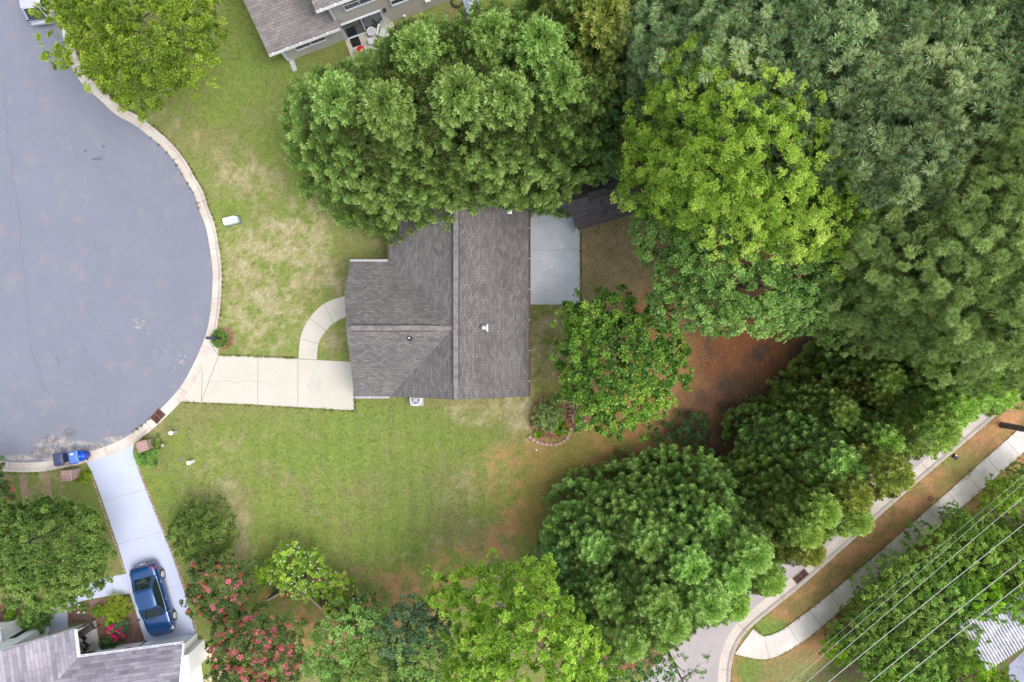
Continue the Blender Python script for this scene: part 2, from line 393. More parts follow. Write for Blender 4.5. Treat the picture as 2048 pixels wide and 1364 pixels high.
    v1 = nt.nodes.new('ShaderNodeMapRange'); nt.links.new(noise(nt, coords(nt), 13, 5, .8), v1.inputs[0]); v1.inputs[1].default_value = .3; v1.inputs[2].default_value = .7; v1.inputs[3].default_value = .52; v1.inputs[4].default_value = 1.48
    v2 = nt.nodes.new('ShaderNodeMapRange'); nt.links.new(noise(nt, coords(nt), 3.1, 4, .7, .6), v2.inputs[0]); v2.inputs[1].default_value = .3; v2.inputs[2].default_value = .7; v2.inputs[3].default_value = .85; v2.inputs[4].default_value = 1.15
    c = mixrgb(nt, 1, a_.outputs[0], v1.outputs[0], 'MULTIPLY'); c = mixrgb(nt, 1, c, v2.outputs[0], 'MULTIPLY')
    nt.links.new(c, p.inputs['Base Color']); p.inputs['Roughness'].default_value = .95; p.inputs['Specular IOR Level'].default_value = .1
    b = nt.nodes.new('ShaderNodeBump'); b.inputs['Strength'].default_value = .6; b.inputs['Distance'].default_value = .05
    nt.links.new(noise(nt, coords(nt), 11, 4, .7), b.inputs['Height']); nt.links.new(b.outputs[0], p.inputs['Normal'])
    me.materials.append(m)
    o = link_mesh('ground', me); tag(o, kind='structure')
    global GROUND_COL; GROUND_COL = (xs, ys, C)
build_ground()

# ---------------------------------------------------------------- roads, kerbs, driveways
asph = mat('asphalt', (.158, .170, .215), .92, [(60, .35, .7, (.27, .285, .34), .7), (30, .5, .62, (.09, .095, .125), .7), (.35, .35, .7, (.188, .196, .243), .8), (3, .5, .8, (.155, .165, .21), .5), (.9, .5, .68, (.215, .212, .24), .6),
    (2.5, .38, .6, (.42, .37, .31), .75, {'blobs': [(*W(170, 905), 2.6, .9), (*W(110, 900), 1.6, 1.0), (*W(255, 880), 1.9, .35), (*W(40, 915), 1.5, .25)], 'bs': 1.3}),
    (5, .42, .55, (.13, .12, .12), .8, {'blobs': [(*W(140, 865), .55, .35), (*W(190, 895), 1.0, .28), (*W(80, 905), .8, .5), (*W(100, 880), .6, .35)], 'bs': 3, 'ba': .6}),
    (4, .5, .6, (.40, .37, .31), .7, {'blobs': [(*W(277, 648), .5, .45), (*W(298, 662), .3, .2), (*W(362, 718), .5, .4)], 'bs': 3.5, 'ba': .7}),
    (2.5, .45, .7, (.27, .265, .285), .4, {'blobs': [(*W(380, 770), 1.6, 1.3), (*W(330, 720), 1.3, 1.3)], 'bs': 1.2}),
    (12, .46, .5, (.07, .08, .11), .9, {'blobs': [(*W(207, 293), .18, .12), (*W(195, 318), .45, .09), (*W(171, 302), .14, .08)], 'bs': 6, 'ba': .6})], bump=(40, .25, .01), spec=.2)
inner = [(106, -260), (110, -100), (116, 0), (122, 50), (135, 110), (157, 158), (200, 200), (233, 230), (267, 248.5), (300, 273.5), (327, 297), (353.5, 328.5), (373.6, 363.6), (388.6, 388.6), (400, 423.6), (412, 455),
         (421, 505), (425.5, 550), (422, 615), (412, 668), (388.6, 725), (363.6, 770), (337, 802), (302, 836), (270, 862), (233.5, 884), (173, 905), (103, 921), (55, 925), (0, 922), (-60, 908), (-150, 860)]
IN = resample([W(*p) for p in catmull(inner, 8)], .35)
road = [tuple(p) for p in IN] + [W(-420, 700), W(-420, -260)]
sheet('road', road, .004, asph)
conc_old = mat('concrete_kerb', (.47, .42, .37), .85, [(1.5, .35, .7, (.40, .32, .27), .8), (9, .4, .7, (.58, .54, .50), .6), (30, .45, .7, (.36, .31, .27), .45), (.5, .45, .6, (.56, .53, .48), .7)], bump=(30, .3, .01))
conc_dark = mat('joint_dark', (.16, .14, .12), .9)
def kerb(name, P, width, side, raised, mats, gutter=.62, top=.11):
    """rolled kerb and gutter strip along P; raised(i) tells how high its back stands"""
    offs = [0, gutter * width, gutter * width + .07, width - .05, width, width + .002]
    L = [offset_line(P, side * o) for o in offs]; mb = MB()
    n = len(P); zz = []
    for i in range(n):
        h = raised(P[i]) * top + .012
        zz.append([.010, .012, .012 + (h - .012) * .55, h, h, 0.0])
    for i in range(n - 1):
        for k in range(len(offs) - 1):
            a, b = (L[k][i], zz[i][k]), (L[k + 1][i], zz[i][k + 1]); c, d = (L[k + 1][i + 1], zz[i + 1][k + 1]), (L[k][i + 1], zz[i + 1][k])
            q = [(*a[0], a[1]), (*b[0], b[1]), (*c[0], c[1]), (*d[0], d[1])]
            if side < 0: q.reverse()
            mb.add(q, [(3, 2, 1, 0)])
    mb.cur = 1; acc = 0                                           # tooled joints
    for i in range(1, n - 1):
        acc += np.linalg.norm(P[i] - P[i - 1])
        if acc > 3.05:
            acc = 0; t = P[i + 1] - P[i]; t = t / np.linalg.norm(t) * .011
            for k in range(len(offs) - 2):
                a, b = L[k][i], L[k + 1][i]; za, zb = zz[i][k] + .004, zz[i][k + 1] + .004
                q = [(*(a - t), za), (*(a + t), za), (*(b + t), zb), (*(b - t), zb)]
                if side < 0: q.reverse()
                mb.add(q, [(0, 1, 2, 3)])
    return tag(mb.build(name, mats), kind='structure')
def apron(pts, rad):
    return lambda p: min(1.0, min((max(0.0, (math.hypot(p[0] - x, p[1] - y) - r) / .7)) for (x, y), r in pts))
A1 = [(W(392, 745), 2.6), (W(215, 905), 1.9), (W(318, 830), .8)]
kerb('kerb', IN, .62, -1, apron(A1, 0), [conc_old, conc_dark])
conc_new = mat('concrete_drive', (.465, .435, .375), .8, [(.7, .35, .7, (.50, .475, .42), .7), (6, .45, .7, (.42, .40, .36), .5), (40, .4, .7, (.45, .43, .40), .6), (1.3, .55, .72, (.50, .43, .39), .55), (.9, .58, .70, (.40, .38, .35), .5)], bump=(60, .2, .004))
conc_blue = mat('concrete_bluish', (.43, .47, .60), .75, [(.8, .35, .7, (.47, .51, .64), .7), (20, .4, .7, (.39, .43, .55), .4), (2.2, .6, .8, (.52, .54, .62), .5)], bump=(60, .15, .004))  # pale bluish concrete of the neighbour's driveway and path
conc_patio = mat('concrete_patio', (.46, .495, .55), .7, [(.6, .4, .65, (.53, .56, .62), .9), (1.6, .55, .62, (.39, .425, .48), .5, {'dist': 1.0}), (14, .4, .7, (.43, .46, .52), .5), (1.0, .56, .62, (.60, .61, .63), .8, {'blobs': [(*W(1085, 545), .9, 1.5), (*W(1125, 500), .6, 1.3)], 'bs': .8, 'ba': .35})], bump=(60, .15, .004))
OUT = offset_line(IN, -.62)
def on_out(px, py):
    q = np.array(W(px, py)); return int(np.argmin(np.linalg.norm(OUT - q, axis=1)))
i0, i1 = on_out(430, 655), on_out(352, 812)
drv = [tuple(OUT[i]) for i in range(i0, i1 + 1)] + [W(*p) for p in ((363, 803), (500, 808), (709, 821), (705, 724), (597, 718), (516, 713), (437, 711))]
sheet('driveway', drv, .016, conc_new, thick=.05)
walk_o = catmull([(597, 717), (599, 690), (604, 665), (614, 645), (632, 621), (655, 604), (690, 592), (720, 588)], 6)
walk_i = catmull([(634, 719), (635, 700), (640, 680), (652, 662), (668, 646), (692, 634), (720, 629)], 6)
sheet('path', [W(*p) for p in walk_o] + [W(*p) for p in reversed(walk_i)], .021, conc_new, thick=.055)
sheet('patio', [W(*p) for p in ((1040, 340), (1160, 340), (1160, 609), (1040, 609))], .03, conc_patio, thick=.05)
mbj = MB()
for a, b in (((516, 713), (516, 812)), ((596, 719), (596, 816)), ((437, 712), (403, 803)), ((405, 742), (403, 803)), ((418, 684), (437, 711))): ribbon(mbj, [W(*a), W(*b)], .028, .0205)
for a, b in (((604, 678), (638, 688)), ((620, 637), (652, 662)), ((648, 609), (668, 646))): ribbon(mbj, [W(*a), W(*b)], .022, .0262)
for a, b in (((1059, 500), (1160, 500)),): ribbon(mbj, [W(*a), W(*b)], .015, .0345)
tag(mbj.build('driveway_joints', conc_dark), kind='structure')
crk = mat('crack_dark', (.33, .30, .27), .95)
def crack(mb, a, b, w, z, wig=.12, seed=0, n=14):
    rr = random.Random(seed); a, b = np.array(W(*a)), np.array(W(*b)); d = b - a; nr = np.array((-d[1], d[0])) / np.linalg.norm(d)
    off = 0; P = []
    for i in range(n + 1):
        off = off * .6 + rr.uniform(-wig, wig); P.append(a + d * i / n + nr * off * (0 < i < n))
    P = np.array(P); A, B = offset_line(P, w / 2), offset_line(P, -w / 2)
    for i in range(n): mb.add([(*B[i], z), (*A[i], z), (*A[i + 1], z), (*B[i + 1], z)], [(3, 2, 1, 0)])
mbc = MB(); crack(mbc, (403, 764), (516, 762), .022, .0215, .08, 1); crack(mbc, (516, 762), (560, 775), .018, .0215, .08, 2); crack(mbc, (640, 722), (618, 770), .02, .0215, .08, 3); crack(mbc, (385, 765), (400, 740), .025, .0215, .05, 4)
crack(mbc, (618, 770), (628, 812), .014, .0215, .08, 7)
tag(mbc.build('driveway_cracks', crk), kind='structure')
tar = mat('crack_tar', (.125, .13, .165), .95)
mbr = MB(); crack(mbr, (3, 160), (40, 460), .03, .0085, .1, 5, 40); crack(mbr, (40, 460), (60, 680), .025, .0085, .12, 6, 30); crack(mbr, (60, 690), (100, 790), .03, .0085, .12, 8, 20); crack(mbr, (20, 238), (72, 226), .02, .0085, .06, 9)
crack(mbr, (72, 735), (88, 785), .02, .0085, .05, 21, 12)
for a, b, s in (((168, 692), (174, 706), 10), ((111, 713), (118, 728), 11), ((188, 745), (191, 753), 12), ((130, 768), (137, 776), 13), ((212, 812), (219, 825), 14), ((186, 318), (208, 313), 15)): crack(mbr, a, b, .05, .0085, .05, s, 6)
tag(mbr.build('road_cracks', tar), kind='structure')
# the neighbour's long pale driveway
i0, i1 = on_out(270, 890), on_out(170, 928)
nd = [tuple(OUT[i]) for i in range(i0, i1 + 1)] + [W(*p) for p in ((183, 942), (196, 975), (215, 1030), (236, 1090), (253, 1147), (205, 1158), (150, 1182), (104, 1212), (98, 1260), (200, 1305), (150, 1262), (137, 1243), (135, 1216), (165, 1200), (260, 1187), (276, 1235), (294, 1300), (392, 1288), (386, 1255), (368, 1180), (342, 1105), (312, 1030), (286, 965), (272, 925), (266, 905))]
nd_main = [tuple(OUT[i]) for i in range(i0, i1 + 1)] + [W(*p) for p in ((183, 942), (196, 975), (215, 1030), (236, 1090), (253, 1147), (260, 1187), (276, 1235), (294, 1300), (400, 1290), (386, 1250), (368, 1180), (342, 1105), (312, 1030), (286, 965), (272, 925), (266, 905))]
sheet('neighbour_driveway', nd_main, .014, conc_blue, thick=.05)
sheet('neighbour_path', [W(*p) for p in ((253.5, 1147), (205, 1157), (150, 1175), (104, 1205), (98, 1262), (137, 1262), (134, 1216), (165, 1201), (215, 1192), (260.5, 1187))], .018, conc_blue, thick=.05)
mbj = MB()
for a, b in (((204, 1003), (292, 978)), ((234, 1089), (323, 1064)), ((333, 1177), (358, 1172)), ((224, 1155), (226, 1191))): ribbon(mbj, [W(*a), W(*b)], .022, .0235)
tag(mbj.build('neighbour_driveway_joints', mat('joint_blue', (.27, .28, .33), .9)), kind='structure')
# road, kerb, verge and sidewalk on the right
asph2 = mat('asphalt_pinkish', (.33, .295, .295), .92, [(50, .35, .7, (.42, .38, .38), .5), (.7, .4, .7, (.27, .25, .26), .6), (20, .45, .7, (.26, .24, .24), .4)], bump=(40, .25, .01))
back = [(2300, 566), (2120, 720), (1956, 860), (1793, 999), (1624, 1151), (1545, 1216), (1502, 1252), (1482, 1275), (1468, 1303), (1461, 1335), (1459, 1380), (1458, 1480)]
BK = resample([W(*p) for p in catmull(back, 8)], .35)
FR = offset_line(BK, .78)
road2 = [tuple(p) for p in FR] + [W(1200, 1480), W(1300, 1340), W(1400, 1240), W(1420, 1190), W(1520, 1060), W(1845, 770), W(2180, 470)]
sheet('side_road', road2, .004, asph2)
drain_r = W(1608, 1152)
kerb('side_road_kerb', FR, .78, -1, lambda p: min(1, max(0, (math.hypot(p[0] - W(1480, 1288)[0], p[1] - W(1480, 1288)[1]) - .5) / .5)), [mat('concrete_kerb_side', (.47, .415, .37), .85, [(1.2, .35, .7, (.40, .34, .31), .8), (9, .4, .7, (.55, .5, .46), .5), (30, .45, .7, (.38, .33, .3), .5)], bump=(30, .3, .01)), conc_dark], gutter=.70, top=.12)
conc_side = mat('concrete_sidewalk', (.50, .455, .42), .85, [(.45, .4, .62, (.62, .59, .58), .8), (8, .5, .8, (.42, .36, .32), .5), (30, .4, .7, (.46, .41, .38), .4)], bump=(60, .2, .004))
sl_ = catmull([(2300, 628), (2160, 750), (2030, 864), (1897, 982), (1751, 1110), (1645, 1199), (1587, 1243), (1557, 1263), (1530, 1272), (1519, 1268), (1507, 1256)], 5)
sr_ = catmull([(2300, 680), (2190, 776), (2062, 890), (1950, 990), (1800, 1119), (1690, 1212), (1632, 1262), (1596, 1288), (1560, 1309), (1530, 1318), (1495, 1314), (1469, 1307)], 5)
sheet('sidewalk', [W(*p) for p in sl_] + [W(*p) for p in reversed(sr_)], .05, conc_side, thick=.09)
mbj = MB(); SL = resample([W(*p) for p in sl_], .1); SR = np.array([W(*p) for p in sr_]); SR = resample(SR, .1)
for k in range(6, len(SL) - 8, 17):
    a = SL[k]; b = SR[int(np.argmin(np.linalg.norm(SR - a, axis=1)))]; ribbon(mbj, [a + (b - a) * .01, b - (b - a) * .01], .022, .0545)
tag(mbj.build('sidewalk_joints', conc_dark), kind='structure')
# sealed mulch bed in front of the lower left house
mulch = mat('mulch', (.165, .085, .06), .95, [(8, .4, .65, (.30, .165, .11), .9), (25, .4, .6, (.09, .05, .04), .7), (1.2, .45, .65, (.21, .145, .13), .7)], bump=(25, .9, .04))
sheet('mulch_bed', [W(*p) for p in ((135, 1218), (150, 1208), (175, 1201), (215, 1194), (259, 1189), (275, 1236), (291, 1283), (250, 1292), (202, 1302), (196, 1270), (190, 1241), (140, 1246))], .022, mulch, thick=.05)
sheet('front_bed', [W(*p) for p in ((-40, 1205), (20, 1210), (80, 1208), (95, 1222), (96, 1250), (50, 1262), (-60, 1275))], .012, mulch, thick=.03)
# ---------------------------------------------------------------- the main house in the middle
shA = shingle_mat('shingle_brown', (.138, .131, .131), (.198, .188, .186), (.075, .071, .073), .34, .135, streak=.45)
cap_m = mat('ridge_cap', (.185, .172, .172), .9, [(1.7, .4, .6, (.13, .12, .125), .9), (3.1, .45, .55, (.22, .20, .195), .6)])
dark_m = mat('ridge_vent_dark', (.03, .028, .03), .8)
brownm = mat('gutter_brown', (.12, .065, .045), .5, [(3, .4, .7, (.15, .09, .06), .7)])
whitem = mat('white_paint', (.80, .80, .82), .5, [(2, .5, .8, (.72, .72, .74), .5)])
glass = mat('window_glass', (.03, .045, .07), .06, spec=.9)
tansid = siding_mat('tan_siding', (.52, .47, .40), (.30, .27, .23))
galv = mat('galvanised', (.55, .56, .58), .35, metallic=.7)
rubber = mat('rubber_dark', (.03, .03, .032), .6)
white_plastic = mat('white_plastic', (.78, .79, .82), .4)
def window(parent, c, w, h, rot, name='window', mull=1, rows=0, fm=None, sl=True):
    """window: frame proud of the wall (local -y faces out before rot), pane, bars"""
    fm = fm or whitem; rm = Matrix.Rotation(rot, 3, 'Z'); c = Vector(c)
    f = MB(); t = .09
    P = lambda x, y, z: c + rm @ Vector((x, y, z))
    for x in (-w / 2, w / 2): f.box(P(x, -.03, 0), (t, .10, h + t), rot=rm)
    for z in (-h / 2, h / 2): f.box(P(0, -.032, z), (w + t, .11, t), rot=rm)
    for k in range(1, mull + 1): f.box(P(-w / 2 + w * k / (mull + 1), -.028, 0), (.06, .09, h), rot=rm)
    for k in range(1, rows + 1): f.box(P(0, -.026, -h / 2 + h * k / (rows + 1)), (w, .075, .035), rot=rm)
    o = f.build(name, fm, parent)
    g = MB(); g.box(P(0, -.005, 0), (w, .03, h), rot=rm); g.build('pane', glass, o)
    return o
def main_house():
    h = thing('house', 'single storey house with brown shingled T shaped gable roof in the middle of the lot', 'house', (0, 0, 0))
    zE, zR = 2.5, 4.72
    xW, xE, xr = -7.60, 1.02, -3.29
    yS, yN = -3.44, 8.35
    s = (zR - zE) / (xE - xr); yr = .76; xg = -9.77; yv = 4.93; zc = zE + (yr - yS) * s
    mb = MB()
    mb.slab([(xr, yS, zR), (xE, yS, zE), (xE, yN, zE), (xr, yN, zR)], .16, (0, 1, 0))
    P = lambda x, y, z: (x, y, z)
    xj = xr + (zc - zR) / s if zc < zR else xr                     # the cross ridge dies into the main slope
    zm = lambda x: zE + (x - xW) * s
    mb.slab([(xW, yS, zE), (xr, yS, zR), (xr, yN, zR), (xW, yN, zE), (xW, yv, zE), (xj, yr, zm(xj))], .16, (0, 1, 0))
    mb.slab([(xg, yS, zE), (xW, yS, zE), (xj, yr, zc), (xg, yr, zc)], .16, (1, 0, 0))
    y2 = 2.85; z2 = zE + (yv - y2) * s
    mb.slab([(xg, yr, zc), (xj, yr, zc), (xW, yv, zE), (-10.08, yv, zE), (-10.14, y2, z2)], .16, (1, 0, 0))
    roof = mb.build('roof', shA, h)
    cm = MB()                                                      # ridge caps and vents
    cm.box((xr, (yS + yN) / 2, zR + .035), (.26, yN - yS - .04, .045)); cm.cur = 0
    cm.box(((xg + xj) / 2 + .1, yr, zc + .035), (xj - xg - .3, .26, .045)); cm.build('ridge_cap', cap_m, roof)
    for nm, c, d in (('ridge_vent', (xr, (yS + yN) / 2 + .15, zR + .09), (.30, yN - yS - 1.3, .06)), ('ridge_vent', ((xg + .42 + xg + 5.05) / 2, yr, zc + .09), (4.75, .30, .06))):
        v = MB(); v.box(c, d); v.cur = 1
        dx, dy = (d[0] / 2 + .015, 0) if d[1] > d[0] else (0, d[1] / 2 + .015)
        for sg in (-1, 1): v.box((c[0] + sg * dx, c[1] + sg * dy, c[2] - .02), ((.035, d[1], .08) if dx else (d[0], .035, .08)))
        v.build(nm, [cap_m, dark_m], roof)
    # vents
    sl = lambda x: zR - (x - xr) * s
    v = MB(); x0, y0 = W(967, 655, sl(-1.7) + .2); z0 = sl(x0)
    v.box((x0 + .22, y0 - .02, z0 - .02), (.10, .44, .04), rot=Matrix.Rotation(math.atan(s), 3, 'Y')); v.box((x0 + .05, y0 - .02, z0 + .05), (.44, .20, .04), rot=Matrix.Rotation(math.atan(s), 3, 'Y'))
    v.lathe([(.11, -.1), (.11, .28), (.16, .28), (.16, .36), (.09, .42), (.02, .44)], (x0, y0, z0)); v.build('flue_vent', galv, roof, smooth=False)
    x0, y0 = W(819, 676, 4.6); z0 = zE + (y0 - yS) * s
    v = MB(); v.lathe([(.19, -.08), (.17, 0.03), (.07, .06), (.055, .30), (.04, .30)], (x0, y0, z0)); v.cur = 1; v.lathe([(.045, .28), (.045, .36), (.03, .36)], (x0, y0, z0)); v.build('pipe_vent', [rubber, white_plastic], roof)
    x0, y0 = W(1018, 424, 2.9); z0 = sl(x0)
    v = MB(); v.box((x0 + .04, y0, z0), (.3, .3, .04), rot=Matrix.Rotation(math.atan(s), 3, 'Y')); v.lathe([(.09, -.05), (.09, .30), (.12, .30), (.10, .36)], (x0, y0, z0)); v.build('pipe_vent', white_plastic, roof)
    # eaves
    def gutter(p, q, out, m_, clips=True, name='gutter'):
        g = MB(); p, q = Vector(p), Vector(q); d = (q - p); L = d.length; mid = (p + q) / 2 + Vector(out) * .065; rz = math.atan2(d.y, d.x)
        rm = Matrix.Rotation(rz, 3, 'Z')
        for dy, dz, w, hh in ((-.055, 0, .02, .12), (.055, 0, .02, .12), (0, -.055, .10, .015)): g.box(mid + rm @ Vector((0, dy, dz)), (L, w, hh), rz)
        g.cur = 1
        if clips:
            for k in range(int(L / 1.9)): g.box(p + d * ((k + .5) * 1.9 / L) + Vector(out) * .065 + Vector((0, 0, .06)), (.03, .10, .015), rz)
        return g.build(name, [m_, whitem], h)
    gutter((xE, yS, zE - .06), (xE, yN, zE - .06), (1, 0, 0), brownm)
    gutter((xW, yv + .15, zE - .06), (xW, yN, zE - .06), (-1, 0, 0), brownm)
    gutter((xg, yS, zE - .06), (xW, yS, zE - .06), (0, -1, 0), mat('gutter_grey', (.42, .43, .45), .5))
    gutter((-10.05, yv, zE - .06), (xW - .1, yv, zE - .06), (0, 1, 0), M['gutter_grey'])
    # walls under the eaves
    w = MB(); o_ = .42
    body = [(xg + .5, yS + o_), (xE - o_, yS + o_), (xE - o_, yN - o_), (xW + o_, yN - o_), (xW + o_, yv - o_), (xg + .5, yv - o_)]
    w.prism(body, 0, zE - .15)
    for yy in (yS + o_ + .05, yN - o_ - .05):                      # main gable ends
        w.add([(xW + o_, yy, zE - .16), (xE - o_, yy, zE - .16), (xr, yy, zR - .28)] + [(xW + o_, yy + .08, zE - .16), (xE - o_, yy + .08, zE - .16), (xr, yy + .08, zR - .28)], [(0, 1, 2), (5, 4, 3), (0, 2, 5, 3), (1, 4, 5, 2)])
    xx = xg + .5
    w.add([(xx, yS + o_, zE - .16), (xx, yv - o_, zE - .16), (xx, yr, zc - .30), (xx + .1, yS + o_, zE - .16), (xx + .1, yv - o_, zE - .16), (xx + .1, yr, zc - .30)], [(0, 1, 2), (5, 4, 3), (0, 2, 5, 3), (1, 4, 5, 2)])
    w.build('wall', tansid, h)
    window(h, (-3.3, yS + o_, 1.45), 1.5, 1.1, 0); window(h, (xE - o_, 0, 1.45), 1.5, 1.1, R(90)); window(h, (xE - o_, 5.6, 1.05), 1.8, 1.95, R(90), 'patio_door', 1); window(h, (xg + .5, 3.4, 1.45), 1.1, 1.2, R(-90))
    g = MB(); g.box((xg + .47, -.75, 1.12), (.06, 2.6, 2.15)); gd = g.build('garage_door', whitem, h)
    for p in ((xE - .1, yS + .15), (xE - .1, yN - .3)): d = MB(); d.box((p[0] - .1, p[1] + .1, 1.2), (.09, .07, 2.4)); d.build('downspout', brownm, h)
main_house()
# air conditioner beside its south gable
def ac_unit(px, py, z, label, size, square=False, rz=0, mcol=None):
    x, y = W(px, py, z); t = thing('air_conditioner', label, 'air conditioner', (x, y, 0), rz)
    m_ = mcol or mat('ac_white', (.70, .72, .78), .5); r = size / 2
    pad = MB(); pad.box((0, 0, .04), (size * 1.15, size * 1.15, .08)); pad.build('pad', mat('pad_grey', (.35, .35, .36), .9), t)
    b = MB()
    if square: b.box((0, 0, z / 2 + .04), (size, size, z - .08)); bo = b.build('casing', m_, t, bevel=.06)
    else: b.lathe([(r, .08), (r, z - .1), (r * .97, z - .02), (r * .80, z), (r * .78, z - .02)], n=28); bo = b.build('casing', m_, t)
    g = MB()
    for q in (.25, .45, .65, .85): g.torus((0, 0, z + .015), r * .78 * q, .008, 20, 4)
    for k in range(8): a = k * math.pi / 4; g.tube((r * .15 * math.cos(a), r * .15 * math.sin(a), z + .015), (r * .76 * math.cos(a), r * .76 * math.sin(a), z + .015), .007, n=4)
    g.build('fan_guard', mat('guard_grey', (.30, .31, .34), .5), t)
    f = MB(); f.lathe([(r * .76, z + .002), (r * .76, z + .006)], n=24); f.cur = 1
    for k in range(4):
        a = k * math.pi / 2 + .3; f.add([(0, 0, z + .008), (r * .6 * math.cos(a), r * .6 * math.sin(a), z + .011), (r * .62 * math.cos(a + .8), r * .62 * math.sin(a + .8), z + .009)], [(0, 1, 2)])
    f.lathe([(r * .2, z + .01), (r * .2, z + .03), (.02, z + .04)], n=12); f.build('fan', [mat('fan_dark', (.22, .24, .29), .5), mat('fan_blade', (.45, .47, .52), .4)], t)
    return t
ac_unit(831, 800, .72, 'round white air conditioner against the south gable of the middle house', .78)
ac_unit(943, 8, .8, 'square blue grey air conditioner near the conifers at the top edge', .98, True, R(20), mat('ac_bluegrey', (.27, .31, .40), .5))

# ---------------------------------------------------------------- garden shed
def shed():
    shB = shingle_mat('shingle_dark', (.085, .080, .085), (.125, .116, .116), (.032, .03, .035), .34, .14)
    ang = R(16.5); zE, zR = 2.15, 3.15
    x0, y0 = W(1156, 459, zE)
    h = thing('garden_shed', 'dark roofed garden shed half hidden under the trees beside the patio', 'shed', (x0, y0, 0), ang)
    L, D = 4.0, 3.3; s = (zR - zE) / (D / 2)
    mb = MB(); o1 = -.12
    mb.slab([(0, 0, zE), (L, 0, zE), (L, D / 2, zR), (-.42, D / 2, zR)], .1, (1, 0, 0))
    mb.slab([(-.42, D / 2, zR), (L, D / 2, zR), (L, D, zE), (-.3, D, zE)], .1, (1, 0, 0)); rf = mb.build('roof', shB, h)
    v = MB(); v.box((1.65, D / 2, zR + .05), (1.25, .36, .05)); v.cur = 1
    for sg in (-1, 1): v.box((1.65, D / 2 + sg * .19, zR + .03), (1.25, .035, .07))
    v.build('ridge_vent', [mat('vent_cap_dark', (.075, .07, .07), .9), dark_m], rf)
    w = MB(); w.prism([(.15, .18), (L - .18, .18), (L - .18, D - .18), (.15, D - .18)], 0, zE - .03)
    w.add([(.2, .18, zE - .04), (.2, D - .18, zE - .04), (.2, D / 2, zR - .15), (.3, .18, zE - .04), (.3, D - .18, zE - .04), (.3, D / 2, zR - .15)], [(0, 1, 2), (5, 4, 3), (0, 2, 5, 3), (1, 4, 5, 2)])
    w.build('wall', siding_mat('shed_siding', (.23, .21, .2), (.13, .12, .12), .18), h)
    t = MB(); t.box((.02, .10, 1.05), (.12, .09, 2.08)); t.build('corner_trim', whitem, h)
    d = MB(); d.box((.12, D / 2, .98), (.05, 1.3, 1.9)); d.build('door', whitem, h)
    st = MB(); st.box((2.9, .14, 1.2), (.5, .04, .5)); st.build('window', glass, h)
shed()

